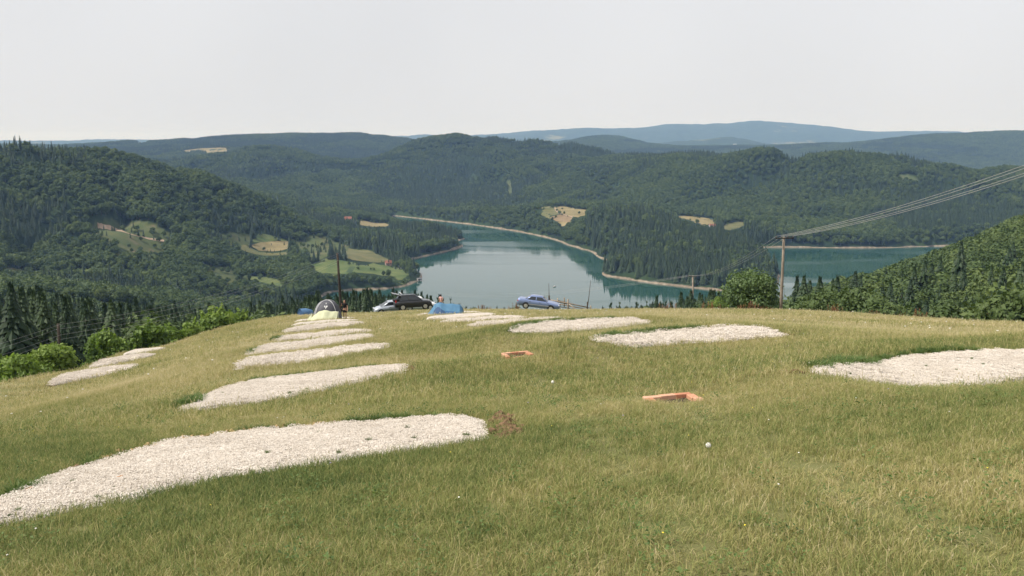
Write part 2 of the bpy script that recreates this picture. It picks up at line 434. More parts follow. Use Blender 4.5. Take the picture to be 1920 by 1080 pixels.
az_v = np.concatenate([np.linspace(-math.pi, -0.85, 14)[:-1], np.linspace(-0.85, -0.60, 26)[:-1], np.linspace(-0.60, 0.60, 560), np.linspace(0.60, 0.85, 26)[1:], np.linspace(0.85, math.pi, 14)[1:]])
r_v = np.concatenate([[0.4], np.geomspace(1.0, 110, 170), np.geomspace(110, 700, 110)[1:], np.geomspace(700, 2800, 250)[1:], np.geomspace(2800, 26000, 140)[1:]])
AZ, RR = np.meshgrid(az_v, r_v, indexing='ij')
GX, GY = RR * np.sin(AZ), RR * np.cos(AZ)
GH = height_raw(GX.ravel(), GY.ravel()).reshape(GX.shape)
GH = np.where(np.abs(AZ) > 0.95, np.minimum(GH, CAMZ - 0.9 + RR * 0.2), GH)
GH[-1, :] = GH[0, :]
def hgt(x, y):
    x = np.atleast_1d(np.asarray(x, float)); y = np.atleast_1d(np.asarray(y, float))
    a = np.arctan2(x, y); r = np.maximum(np.hypot(x, y), r_v[0])
    i = np.clip(np.searchsorted(az_v, a) - 1, 0, len(az_v) - 2)
    j = np.clip(np.searchsorted(r_v, r) - 1, 0, len(r_v) - 2)
    fa = (a - az_v[i]) / (az_v[i + 1] - az_v[i]); fr = (r - r_v[j]) / (r_v[j + 1] - r_v[j])
    return (GH[i, j] * (1 - fa) + GH[i + 1, j] * fa) * (1 - fr) + (GH[i, j + 1] * (1 - fa) + GH[i + 1, j + 1] * fa) * fr
def gz(x, y): return float(hgt(x, y)[0])
def cast(px, py, y0=3.0, y1=9000.0, n=1400):
    Y = np.geomspace(y0, y1, n)
    d = pt(px, py, 1.0) - Vector((0, 0, CAMZ))
    h = hgt(d.x * Y, d.y * Y); z = CAMZ + d.z * Y
    k = np.argmax(z <= h)
    if z[k] > h[k]: k = n - 1
    if k > 0:
        a = z[k - 1] - h[k - 1]; b = z[k] - h[k]
        t = a / (a - b + 1e-9); Yk = Y[k - 1] + (Y[k] - Y[k - 1]) * t
    else: Yk = Y[0]
    return Vector((d.x * Yk, Yk, gz(d.x * Yk, Yk)))
def ground_at(px, Y):
    """Point of the ground on column px at forward distance Y."""
    x = (px - 960) / (FPX * math.cos(PITCH)) * Y
    for _ in range(6):
        z = gz(x, Y)
        q = pxof((x, Y, z)); x += (px - q[0]) * Y / FPX
    return Vector((x, Y, gz(x, Y)))

# ------------------------------------------------------------------ terrain sheet
def terrain_material():
    m, nt, b = new_mat('hillside_ground')
    setp(b, 0.95, 0.1)
    g = nt.nodes.new('ShaderNodeNewGeometry')
    sep = nt.nodes.new('ShaderNodeSeparateXYZ')
    nt.links.new(g.outputs['Position'], sep.inputs[0])
    nm = noise_node(nt, 0.35, 6, 'World')
    nb = noise_node(nt, 0.06, 4, 'World')
    meadow = ramp(nt, nm.outputs[0], [(0.3, (0.105, 0.095, 0.04)), (0.55, (0.155, 0.14, 0.06)), (0.75, (0.22, 0.185, 0.09))])
    meadow2 = mixc(nt, ramp(nt, nb.outputs[0], [(0.4, (0, 0, 0)), (0.65, (0.6, 0.6, 0.6))]).outputs[0], meadow.outputs[0], (0.11, 0.13, 0.045))
    nf = noise_node(nt, 0.012, 8, 'World')
    forest = ramp(nt, nf.outputs[0], [(0.35, (0.012, 0.022, 0.012)), (0.5, (0.022, 0.038, 0.016)), (0.68, (0.035, 0.055, 0.02))])
    far_n = noise_node(nt, 0.0016, 8, 'World', 0.65)
    far_f = ramp(nt, far_n.outputs[0], [(0.60, (0, 0, 0)), (0.64, (1, 1, 1))])
    fmix = mixc(nt, far_f.outputs[0], forest.outputs[0], (0.13, 0.13, 0.06))
    rng = nt.nodes.new('ShaderNodeMapRange'); rng.inputs[1].default_value = 4500; rng.inputs[2].default_value = 6500
    nt.links.new(sep.outputs[1], rng.inputs[0])
    forest_c = mixc(nt, rng.outputs[0], forest.outputs[0], fmix)
    sand = ramp(nt, noise_node(nt, 0.15, 5, 'World').outputs[0], [(0.35, (0.13, 0.10, 0.07)), (0.7, (0.29, 0.245, 0.19))])
    att = nt.nodes.new('ShaderNodeAttribute'); att.attribute_name = 'meadow'
    c = mixc(nt, att.outputs['Fac'], forest_c, meadow2)
    att2 = nt.nodes.new('ShaderNodeAttribute'); att2.attribute_name = 'cleared'
    clr = ramp(nt, noise_node(nt, 0.05, 6, 'World').outputs[0], [(0.35, (0.055, 0.078, 0.03)), (0.58, (0.085, 0.095, 0.04)), (0.72, (0.15, 0.115, 0.075))])
    c = mixc(nt, att2.outputs['Fac'], c, clr.outputs[0])
    # drawdown strip along the shore
    nz = noise_node(nt, 0.022, 5, 'World', 0.7)
    ad = nt.nodes.new('ShaderNodeMath'); ad.operation = 'MULTIPLY_ADD'
    nt.links.new(nz.outputs[0], ad.inputs[0]); ad.inputs[1].default_value = 5.5
    nt.links.new(sep.outputs[2], ad.inputs[2])
    mr = nt.nodes.new('ShaderNodeMapRange')
    mr.inputs[1].default_value = 4.0; mr.inputs[2].default_value = 4.7; mr.inputs[3].default_value = 1.0; mr.inputs[4].default_value = 0.0
    nt.links.new(ad.outputs[0], mr.inputs[0])
    c = mixc(nt, mr.outputs[0], c, sand.outputs[0])
    nt.links.new(c, b.inputs['Base Color'])
    bump(nt, b, nm.outputs[0], 0.5, 0.15)
    return m
na, nr = GX.shape
verts = np.stack([GX.ravel(), GY.ravel(), GH.ravel()], 1)
ii, jj = np.meshgrid(np.arange(na - 1), np.arange(nr - 1), indexing='ij')
q = (ii * nr + jj).ravel()
quads = np.stack([q, q + 1, q + nr + 1, q + nr], 1)
me = bpy.data.meshes.new('ground')
me.vertices.add(len(verts)); me.vertices.foreach_set('co', verts.astype(np.float32).ravel())
me.loops.add(len(quads) * 4); me.loops.foreach_set('vertex_index', quads.astype(np.int32).ravel())
me.polygons.add(len(quads)); me.polygons.foreach_set('loop_start', np.arange(0, len(quads) * 4, 4, dtype=np.int32))
me.polygons.foreach_set('loop_total', np.full(len(quads), 4, np.int32))
me.polygons.foreach_set('use_smooth', np.ones(len(quads), bool))
me.update(calc_edges=True)
gr = RR.ravel()
# the meadow ends where the ground turns over; clearings are named polygons
CLEAR_PX = [[(170, 425), (230, 420), (310, 432), (330, 450), (310, 470), (230, 470), (180, 445)],
            [(215, 470), (290, 470), (330, 485), (300, 495), (220, 490)],
            [(0, 505), (80, 508), (85, 530), (0, 532)],
            [(640, 465), (690, 468), (740, 492), (690, 490), (640, 478)],
            [(395, 442), (440, 436), (470, 440), (466, 468), (430, 472)], [(545, 448), (600, 440), (655, 462), (640, 478), (590, 492), (556, 480)], [(600, 514), (640, 514), (640, 524), (590, 522)], [(360, 505), (430, 500), (470, 540), (420, 545)],
            [(1680, 330), (1700, 326), (1722, 333), (1720, 342), (1690, 340)],
            [(950, 340), (958, 340), (960, 365), (954, 368)]]
CLEAR = [np.array([tuple(cast(*p, 400))[:2] for p in pl]) for pl in CLEAR_PX]
def cleared(x, y):
    o = np.zeros(len(x), bool)
    for c in CLEAR: o |= poly_in(x, y, c)
    return o
MEADOW = np.array([tuple(ground_at(px, Y))[:2] for px, Y in [(-900, 30), (-250, 46), (0, 55), (110, 62), (200, 74), (300, 84), (400, 94), (540, 104), (640, 102), (720, 100), (800, 112), (920, 112), (1100, 102), (1250, 98), (1400, 94), (1500, 94), (1600, 84), (1720, 76), (1830, 70), (1940, 63), (2150, 54), (2700, 40)]] + [(40, -5), (-40, -5)])
gx, gy = GX.ravel(), GY.ravel()
md = np.where(poly_in(gx, gy, MEADOW) | (gr < 20), 1.0, 0.0)
a_ = me.attributes.new('meadow', 'FLOAT', 'POINT'); a_.data.foreach_set('value', md.astype(np.float32))
a_ = me.attributes.new('cleared', 'FLOAT', 'POINT'); a_.data.foreach_set('value', cleared(gx, gy).astype(np.float32))
me.materials.append(terrain_material())
ground = bpy.data.objects.new('ground', me)
COL.objects.link(ground)
tag(ground, 'grassy campsite slope running down to wooded hills around the lake', kind='structure')

# ------------------------------------------------------------------ lake
def water_material():
    m, nt, b = new_mat('lake_water')
    setp(b, 0.06, 0.5)
    b.inputs['IOR'].default_value = 1.333
    g = nt.nodes.new('ShaderNodeNewGeometry')
    mp = nt.nodes.new('ShaderNodeMapping')
    mp.inputs['Scale'].default_value = (0.0025, 0.009, 1)
    mp.inputs['Rotation'].default_value = (0, 0, 0.35)
    nt.links.new(g.outputs['Position'], mp.inputs[0])
    n = nt.nodes.new('ShaderNodeTexNoise'); n.inputs['Scale'].default_value = 1.0; n.inputs['Detail'].default_value = 5; n.inputs['Distortion'].default_value = 1.0
    nt.links.new(mp.outputs[0], n.inputs[0])
    rr = nt.nodes.new('ShaderNodeMapRange')
    rr.inputs[1].default_value = 0.42; rr.inputs[2].default_value = 0.62; rr.inputs[3].default_value = 0.02; rr.inputs[4].default_value = 0.20
    nt.links.new(n.outputs[0], rr.inputs[0]); nt.links.new(rr.outputs[0], b.inputs['Roughness'])
    b.inputs['Base Color'].default_value = (0.017, 0.058, 0.047, 1)
    wv = nt.nodes.new('ShaderNodeTexNoise'); wv.inputs['Scale'].default_value = 0.22; wv.inputs['Detail'].default_value = 3
    mp2 = nt.nodes.new('ShaderNodeMapping'); mp2.inputs['Scale'].default_value = (1, 1, 1)
    nt.links.new(g.outputs['Position'], mp2.inputs[0]); nt.links.new(mp2.outputs[0], wv.inputs[0])
    bump(nt, b, wv.outputs[0], 0.04, 0.12)
    return m
lk = mesh_obj('lake', [(-1500, 560, 0), (1500, 560, 0), (1500, 2300, 0), (-1500, 2300, 0)], [(0, 1, 2, 3)], water_material())
tag(lk, 'calm teal lake winding between wooded hills', kind='structure')

# ------------------------------------------------------------------ haze
hz_m = bpy.data.materials.new('haze')
hz_m.use_nodes = True
hn = hz_m.node_tree
hn.nodes.clear()
ho = hn.nodes.new('ShaderNodeOutputMaterial')
hv = hn.nodes.new('ShaderNodeVolumePrincipled')
hv.inputs['Color'].default_value = (0.35, 0.58, 1.0, 1)
hv.inputs['Absorption Color'].default_value = (1, 1, 1, 1)
hv.inputs['Density'].default_value = 7.6e-5
hv.inputs['Density Attribute'].default_value = ''
hv.inputs['Anisotropy'].default_value = 0.0
hn.links.new(hv.outputs[0], ho.inputs['Volume'])
bm = bmesh.new()
z0, z1 = float(GH.min()) - 1.0, float(GH.max()) + 30
bm_box(bm, (0, 0, (z0 + z1) / 2), (56000, 56000, z1 - z0))
hz = bm_obj('haze', bm, hz_m)
tag(hz, 'thin blue summer haze over the valley', kind='stuff')

# ------------------------------------------------------------------ fields on the far shores (draped sheets)
def drape_sheet(name, outline, mat, lift=0.25, rings=7, sub=6):
    """Star-shaped outline (world xy) laid on the ground as a fan of rings."""
    o = np.array(outline); c = o.mean(0)
    P = []
    for i in range(len(o)):
        a, b = o[i], o[(i + 1) % len(o)]
        for k in range(sub):
            q_ = a + (b - a) * k / sub; j_ = fbm(np.array([q_[0] / 9 + 3]), np.array([q_[1] / 9]), 2)[0] - 0.5
            P.append(q_ + (q_ - c) * j_ * 0.22)
    P = np.array(P); N = len(P)
    V = [c]
    for k in range(1, rings + 1):
        w = k / rings
        V.extend(c + (P - c) * w)
    V = np.array(V)
    Z = hgt(V[:, 0], V[:, 1]) + lift
    F = [(0, 1 + i, 1 + (i + 1) % N) for i in range(N)]
    for k in range(rings - 1):
        a0, b0 = 1 + k * N, 1 + (k + 1) * N
        F += [(a0 + i, b0 + i, b0 + (i + 1) % N, a0 + (i + 1) % N) for i in range(N)]
    ob = mesh_obj(name, np.column_stack([V, Z]), F, mat, smooth=True)
    return ob
def field_mat(name, c1, c2, scale=0.06, stripe=0.0):
    m, nt, b = new_mat(name)
    setp(b, 0.95, 0.1)
    n = noise_node(nt, scale, 6, 'World')
    r = ramp(nt, n.outputs[0], [(0.35, c1), (0.65, c2)])
    col = r.outputs[0]
    nt.links.new(col, b.inputs['Base Color'])
    return m
M_HAY = field_mat('hay_field', (0.16, 0.135, 0.065), (0.24, 0.195, 0.10))
M_STUB = field_mat('stubble_field', (0.17, 0.125, 0.07), (0.22, 0.16, 0.095))
M_OLIVE = field_mat('olive_field', (0.085, 0.095, 0.04), (0.14, 0.13, 0.06))
M_GREEN = field_mat('green_pasture', (0.06, 0.09, 0.03), (0.115, 0.135, 0.05), 0.05)
M_DARKF = field_mat('planted_plot', (0.035, 0.055, 0.03), (0.05, 0.075, 0.035))
M_TRACK = field_mat('track_earth', (0.24, 0.17, 0.12), (0.36, 0.28, 0.2), 0.3)
FIELD_PX = [
 ('hay_field', M_HAY, [(466, 459), (490, 455), (540, 453), (547, 464), (528, 470), (485, 470)], 'tan cut hay field below the left hill'),
 ('pasture', M_GREEN, [(468, 455), (485, 438), (505, 440), (528, 447), (538, 452), (500, 454)], 'green pasture patch above the tan hay field on the left'),
 ('pasture', M_OLIVE, [(440, 462), (462, 460), (482, 472), (540, 472), (548, 476), (500, 480), (455, 470)], 'olive grass strip below the tan hay field on the left'),
 ('pasture', M_GREEN, [(432, 513), (447, 510), (500, 520), (540, 530), (546, 540), (510, 535), (465, 525)], 'long green meadow strip low on the left shore slope'),
 ('pasture', M_GREEN, [(575, 500), (610, 486), (640, 489), (668, 494), (672, 508), (650, 514), (600, 513)], 'bright green pasture left of the dark plot on the lake spur'),
 ('pasture', M_GREEN, [(655, 512), (670, 497), (700, 493), (740, 500), (768, 510), (766, 526), (748, 531), (736, 519), (700, 514)], 'green shore pasture on the spur by the boathouse'),
 ('pasture', M_OLIVE, [(640, 478), (655, 467), (690, 470), (740, 492), (700, 492), (660, 488)], 'dry rough grass slope above the lake spur pastures'),
 ('planted_plot', M_DARKF, [(649, 511), (656, 500.5), (667, 500.5), (660, 512)], 'small dark planted plot between the spur pastures'),
 ('hay_field', M_HAY, [(662, 417), (690, 415), (735, 419), (730, 424), (680, 423)], 'pale field strip on the wooded headland crest'),
 ('stubble_field', M_OLIVE, [(1001, 391), (1042, 390), (1052, 401), (1030, 409), (1014, 405)], 'olive crop field on the far shore clearing'),
 ('hay_field', M_HAY, [(1041, 389), (1058, 386.5), (1082, 392), (1108, 395), (1098, 405), (1082, 408), (1056, 402)], 'pale mown field on the far shore clearing'),
 ('stubble_field', M_STUB, [(1031, 409), (1052, 402), (1078, 408), (1072, 416), (1045, 416)], 'brown stubble field at the bottom of the far shore clearing'),
 ('hay_field', M_HAY, [(1045, 416.5), (1064, 417), (1058, 425), (1050, 424)], 'small yellow field tip below the brown stubble field'),
 ('hay_field', M_HAY, [(1248, 404), (1300, 406), (1342, 411), (1348, 418), (1330, 424), (1304, 419)], 'pale field beside the white farmhouse across the lake'),
 ('hay_field', M_OLIVE, [(1355, 423), (1380, 416), (1403, 420), (1385, 428), (1368, 432), (1352, 430)], 'olive field right of the white farmhouse across the lake'),
 ('hay_field', M_HAY, [(330, 284), (380, 278), (425, 277), (432, 285), (415, 292), (380, 288), (345, 290)], 'dry hilltop meadow on the distant left ridge'),
 ('hay_field', M_OLIVE, [(240, 266), (265, 262), (300, 265), (280, 271), (255, 272)], 'faint pale meadow on the farthest left ridge'),
]
FIELDS = []
for nm, mt, pl, lb in FIELD_PX:
    w = [tuple(cast(x, y, 500))[:2] for x, y in pl]
    FIELDS.append(np.array(w))
    tag(drape_sheet(nm, w, mt, 0.3), lb, kind='structure')
def ribbon(name, pixels, width, mat, label, lift=0.35, y0=400):
    P = []
    for (a, b) in zip(pixels[:-1], pixels[1:]):
        for k in range(8):
            P.append(cast(a[0] + (b[0] - a[0]) * k / 8, a[1] + (b[1] - a[1]) * k / 8, y0))
    P.append(cast(*pixels[-1], y0))
    V, F = [], []
    for i, p in enumerate(P):
        d = (P[min(i + 1, len(P) - 1)] - P[max(i - 1, 0)]); d.z = 0; d.normalize()
        nx = Vector((d.y, -d.x, 0)) * width * 0.5 * (0.8 + 0.4 * random.Random(i).random())
        for s in (-1, 1):
            q = p + nx * s; V.append((q.x, q.y, gz(q.x, q.y) + lift))
    F = [(2 * i, 2 * i + 1, 2 * i + 3, 2 * i + 2) for i in range(len(P) - 1)]
    return tag(mesh_obj(name, V, F, mat), label, kind='structure')
ribbon('dirt_track', [(183, 423), (215, 430), (250, 441), (280, 448), (308, 452)], 5, M_TRACK, 'pale logging track cut across the left hill')
ribbon('dirt_track', [(0, 514), (50, 513), (85, 514)], 4, M_TRACK, 'short earth track at the far left foot of the hill')
ribbon('dirt_track', [(1041, 390), (1044, 396), (1050, 401), (1066, 405), (1080, 409)], 4, M_TRACK, 'pale farm track between the far shore fields')
def in_fields(x, y):
    o = np.zeros(len(x), bool)
    for f in FIELDS: o |= poly_in(x, y, f)
    return o

# ------------------------------------------------------------------ scatter with geometry nodes
def template_collection(name, objs):
    c = bpy.data.collections.new(name)
    for o in objs:
        for u in list(o.users_collection): u.objects.unlink(o)
        c.objects.link(o)
    return c
def scatter(name, pts, rot, scl, idx, coll, parent=None):
    me = bpy.data.meshes.new(name)
    n = len(pts)
    me.vertices.add(n); me.vertices.foreach_set('co', np.asarray(pts, np.float32).ravel())
    a = me.attributes.new('rot', 'FLOAT_VECTOR', 'POINT'); a.data.foreach_set('vector', np.asarray(rot, np.float32).ravel())
    a = me.attributes.new('scl', 'FLOAT_VECTOR', 'POINT'); a.data.foreach_set('vector', np.asarray(scl, np.float32).ravel())
    a = me.attributes.new('idx', 'INT', 'POINT'); a.data.foreach_set('value', np.asarray(idx, np.int32))
    me.update()
    o = bpy.data.objects.new(name, me); COL.objects.link(o)
    if parent: o.parent = parent
    ng = bpy.data.node_groups.new(name + '_scatter', 'GeometryNodeTree')
    ng.interface.new_socket('Geometry', in_out='INPUT', socket_type='NodeSocketGeometry')
    ng.interface.new_socket('Geometry', in_out='OUTPUT', socket_type='NodeSocketGeometry')
    N, L = ng.nodes, ng.links
    gi, go = N.new('NodeGroupInput'), N.new('NodeGroupOutput')
    ci = N.new('GeometryNodeCollectionInfo'); ci.inputs['Collection'].default_value = coll
    ci.inputs['Separate Children'].default_value = True; ci.inputs['Reset Children'].default_value = True
    iop = N.new('GeometryNodeInstanceOnPoints'); iop.inputs['Pick Instance'].default_value = True
    def attr(nm, t):
        k = N.new('GeometryNodeInputNamedAttribute'); k.data_type = t; k.inputs['Name'].default_value = nm
        return [s for s in k.outputs if s.enabled and s.name == 'Attribute'][0]
    e2r = N.new('FunctionNodeEulerToRotation')
    L.new(gi.outputs[0], iop.inputs['Points']); L.new(ci.outputs[0], iop.inputs['Instance'])
    L.new(attr('idx', 'INT'), iop.inputs['Instance Index'])
    L.new(attr('rot', 'FLOAT_VECTOR'), e2r.inputs[0]); L.new(e2r.outputs[0], iop.inputs['Rotation'])
    L.new(attr('scl', 'FLOAT_VECTOR'), iop.inputs['Scale'])
    L.new(iop.outputs[0], go.inputs[0])
    md_ = o.modifiers.new('scatter', 'NODES'); md_.node_group = ng
    return o

# ------------------------------------------------------------------ foliage
def leaf_mat(name, stops, trans=0.25, coord_scale=0.02, spec=0.25):
    m, nt, b = new_mat(name)
    setp(b, 0.6, spec)
    oi = nt.nodes.new('ShaderNodeObjectInfo')
    att = nt.nodes.new('ShaderNodeAttribute'); att.attribute_name = 'tint'
    nn = noise_node(nt, coord_scale, 3, 'World')
    s = nt.nodes.new('ShaderNodeMath'); s.operation = 'MULTIPLY_ADD'; s.inputs[1].default_value = 0.5
    nt.links.new(oi.outputs['Random'], s.inputs[0])
    s1 = nt.nodes.new('ShaderNodeMath'); s1.operation = 'MULTIPLY_ADD'; s1.inputs[1].default_value = 0.35
    nt.links.new(att.outputs['Fac'], s1.inputs[0])
    s2 = nt.nodes.new('ShaderNodeMath'); s2.operation = 'MULTIPLY_ADD'; s2.inputs[1].default_value = 0.9; s2.inputs[2].default_value = -0.38
    nt.links.new(nn.outputs[0], s2.inputs[0]); nt.links.new(s2.outputs[0], s1.inputs[2]); nt.links.new(s1.outputs[0], s.inputs[2])
    r = ramp(nt, s.outputs[0], stops)
    nt.links.new(r.outputs[0], b.inputs['Base Color'])
    tr = nt.nodes.new('ShaderNodeBsdfTranslucent')
    mx = nt.nodes.new('ShaderNodeMixShader'); mx.inputs[0].default_value = trans
    br = nt.nodes.new('ShaderNodeVectorMath'); br.operation = 'MULTIPLY'; br.inputs[1].default_value = (1.15, 1.25, 0.7)
    nt.links.new(r.outputs[0], br.inputs[0]); nt.links.new(br.outputs[0], tr.inputs[0])
    nt.links.new(b.outputs[0], mx.inputs[1]); nt.links.new(tr.outputs[0], mx.inputs[2])
    nt.links.new(mx.outputs[0], nt.nodes['Material Output'].inputs['Surface'])
    return m
M_BROAD = leaf_mat('broadleaf_foliage', [(0.05, (0.038, 0.066, 0.022)), (0.4, (0.062, 0.096, 0.028)), (0.75, (0.094, 0.13, 0.036)), (1.0, (0.125, 0.158, 0.046))], 0.18)
M_CONI = leaf_mat('conifer_needles', [(0.1, (0.016, 0.033, 0.014)), (0.5, (0.029, 0.053, 0.020)), (1.0, (0.055, 0.085, 0.029))], 0.1)
M_SHRUB = leaf_mat('shrub_leaves', [(0.1, (0.09, 0.145, 0.03)), (0.5, (0.16, 0.235, 0.05)), (1.0, (0.25, 0.32, 0.08))], 0.35, 0.3)
M_BUSH = leaf_mat('bush_leaves', [(0.1, (0.055, 0.10, 0.028)), (0.5, (0.105, 0.16, 0.045)), (1.0, (0.17, 0.22, 0.08))], 0.25, 0.3, 0.5)
M_BARK = simple('bark', (0.075, 0.055, 0.04), 0.9, 0.1, var=0.4, scale=3)
M_BARK2 = simple('bark_pale', (0.16, 0.14, 0.12), 0.9, 0.1, var=0.4, scale=3)

def quad_mesh(name, C_, N_, S_, tint, mat, extra=None, asp=1.0, core=None):
    """Leaf quads at C_ with normals N_, half size S_."""
    n = len(C_)
    rs = np.random.RandomState(n + 11)
    ref = rs.randn(n, 3); U = np.cross(N_, ref); U /= np.linalg.norm(U, axis=1)[:, None] + 1e-9
    V = np.cross(N_, U)
    s = S_[:, None]
    co = np.stack([C_ - U * s * asp, C_ - V * s * 0.62 + N_ * s * 0.1, C_ + U * s * asp, C_ + V * s * 0.62 + N_ * s * 0.1], 1).reshape(-1, 3)
    f = [(4 * i, 4 * i + 1, 4 * i + 2, 4 * i + 3) for i in range(n)]
    t = np.repeat(tint, 4)
    co = list(map(tuple, co))
    if core is not None:
        cv, cf, ct = core
        base = len(co); co += list(map(tuple, cv)); f += [tuple(base + k for k in q) for q in cf]; t = np.concatenate([t, ct])
    me = bpy.data.meshes.new(name); me.from_pydata(co, [], f); me.materials.append(mat)
    a = me.attributes.new('tint', 'FLOAT', 'POINT'); a.data.foreach_set('value', t.astype(np.float32))
    me.update()
    return me
_ico = bmesh.new(); bmesh.ops.create_icosphere(_ico, subdivisions=1, radius=1.0)
ICO_V = np.array([v.co[:] for v in _ico.verts]); ICO_F = [tuple(v.index for v in f.verts) for f in _ico.faces]; _ico.free()

def broad_crown(name, seed, H, Wd, nb, nl, ls, mat, low=0.22, core=0.66):
    rs = np.random.RandomState(seed)
    ch = H * (1 - low)
    B, R = [], []
    for k in range(nb):
        for _ in range(30):
            p = rs.uniform(-1, 1, 3)
            if np.linalg.norm(p) < 0.85: break
        zz = (p[2] + 1) / 2
        prof = (1 - 0.45 * abs(zz * 1.15 - 0.45)) * (1 - max(0, zz - 0.75) * 1.6)
        B.append([p[0] * Wd * 0.5 * prof, p[1] * Wd * 0.5 * prof, H * low + ch * (0.14 + 0.74 * zz)])
        R.append(Wd * rs.uniform(0.17, 0.27))
    B, R = np.array(B), np.array(R)
    C_, N_, T_ = [], [], []
    per = nl // nb
    bt = rs.uniform(0, 1, nb)
    for k in range(nb):
        d = rs.randn(per, 3); d[:, 2] += 0.35; d /= np.linalg.norm(d, axis=1)[:, None]
        rr = R[k] * (0.78 + 0.36 * rs.rand(per))
        C_.append(B[k] + d * rr[:, None] * np.array([1, 1, 0.85])); nn = d + rs.randn(per, 3) * 0.55; N_.append(nn / np.linalg.norm(nn, axis=1)[:, None])
        T_.append(np.clip(bt[k] * 0.7 + 0.3 * rs.rand(per), 0, 1))
    C_, N_, T_ = np.concatenate(C_), np.concatenate(N_), np.concatenate(T_)
    S = ls * rs.uniform(0.6, 1.3, len(C_))
    cv = np.concatenate([B[k] + ICO_V * R[k] * core for k in range(nb)])  # opaque shells added inside the leaf clumps to block light
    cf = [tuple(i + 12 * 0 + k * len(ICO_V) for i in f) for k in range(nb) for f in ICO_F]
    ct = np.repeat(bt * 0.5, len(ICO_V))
    return quad_mesh(name, C_, N_, S, T_, mat, core=(cv, cf, ct))
def conifer_crown(name, seed, H, Wd, levels, per, mat, low=0.08):
    rs = np.random.RandomState(seed)
    V, F, T = [], [], []
    for l in range(levels):
        t = l / (levels - 1)
        z = H * (low + (1 - low) * t ** 0.92)
        rad_ = Wd * 0.5 * (1 - t) ** 0.85 * rs.uniform(0.85, 1.12) + 0.04 * Wd
        k = max(4, int(per * (1 - 0.55 * t)))
        off = rs.rand() * 6.28
        for j in range(k):
            a = off + 6.283 * j / k + rs.uniform(-0.25, 0.25)
            L = rad_ * rs.uniform(0.7, 1.15)
            w = L * 0.42 + 0.1 * Wd * 0.3
            dr = L * rs.uniform(0.25, 0.5)
            hb = H * 0.045 * rs.uniform(0.6, 1.4)
            ca, sa = math.cos(a), math.sin(a)
            b = len(V)
            V += [(0.02 * ca, 0.02 * sa, z + hb), (L * 0.55 * ca - w * sa * 0.5, L * 0.55 * sa + w * ca * 0.5, z - dr * 0.45),
                  (L * ca, L * sa, z - dr), (L * 0.55 * ca + w * sa * 0.5, L * 0.55 * sa - w * ca * 0.5, z - dr * 0.45), (L * 0.55 * ca, L * 0.55 * sa, z - dr * 0.05 + hb * 0.4)]
            F += [(b, b + 1, b + 4), (b + 1, b + 2, b + 4), (b + 2, b + 3, b + 4), (b + 3, b, b + 4)]
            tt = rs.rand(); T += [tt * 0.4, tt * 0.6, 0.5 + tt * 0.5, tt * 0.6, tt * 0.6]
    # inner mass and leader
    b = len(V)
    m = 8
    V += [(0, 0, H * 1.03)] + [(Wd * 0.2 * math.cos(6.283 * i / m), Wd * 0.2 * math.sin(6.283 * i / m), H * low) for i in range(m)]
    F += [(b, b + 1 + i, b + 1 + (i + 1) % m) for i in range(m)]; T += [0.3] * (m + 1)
    me = bpy.data.meshes.new(name); me.from_pydata(V, [], F); me.materials.append(mat)
    a = me.attributes.new('tint', 'FLOAT', 'POINT'); a.data.foreach_set('value', np.array(T, np.float32)); me.update()
    return me
def trunk_mesh(name, H, r, mat, limbs=4, seed=0, top=0.75):
    rs = random.Random(seed)
    bm = bmesh.new()
    pts = [Vector((0, 0, -0.6))]; x = y = 0
    for k in range(1, 5):
        x += rs.uniform(-1, 1) * r * 0.6; y += rs.uniform(-1, 1) * r * 0.6
        pts.append(Vector((x, y, H * top * k / 4)))
    bm_tube(bm, pts, r, 6, r * 0.25)
    for k in range(limbs):
        b = pts[2].lerp(pts[3], rs.random()); a = rs.uniform(0, 6.28)
        e = b + Vector((math.cos(a) * H * 0.2, math.sin(a) * H * 0.2, H * 0.16))
        bm_tube(bm, [b, b.lerp(e, 0.5) + Vector((0, 0, -H * 0.01)), e], r * 0.4, 5, r * 0.1)
    me = bpy.data.meshes.new(name); bm.to_mesh(me); bm.free(); me.materials.append(mat)
    me.polygons.foreach_set('use_smooth', [True] * len(me.polygons))
    return me
def joined_template(name, parts):
    """Several meshes (mesh, matrix) joined into one template mesh object."""
    bm = bmesh.new(); lay = bm.verts.layers.float.new('tint'); mats = []
    for me_, M in parts:
        for m in me_.materials:
            if m not in mats: mats.append(m)
        k0 = len(bm.verts)
        nf0 = len(bm.faces)
        b2 = bmesh.new(); b2.from_mesh(me_); b2.transform(M)
        l2 = b2.verts.layers.float.get('tint')
        vm = [bm.verts.new(v.co) for v in b2.verts]
        for v, w in zip(vm, b2.verts): v[lay] = w[l2] if l2 else 0.3
        mi = mats.index(me_.materials[0])
        for f in b2.faces:
            nf = bm.faces.new([vm[v.index] for v in f.verts]); nf.material_index = mi
        b2.free()
    me = bpy.data.meshes.new(name); bm.to_mesh(me); bm.free()
    for m in mats: me.materials.append(m)
    return bpy.data.objects.new(name, me)

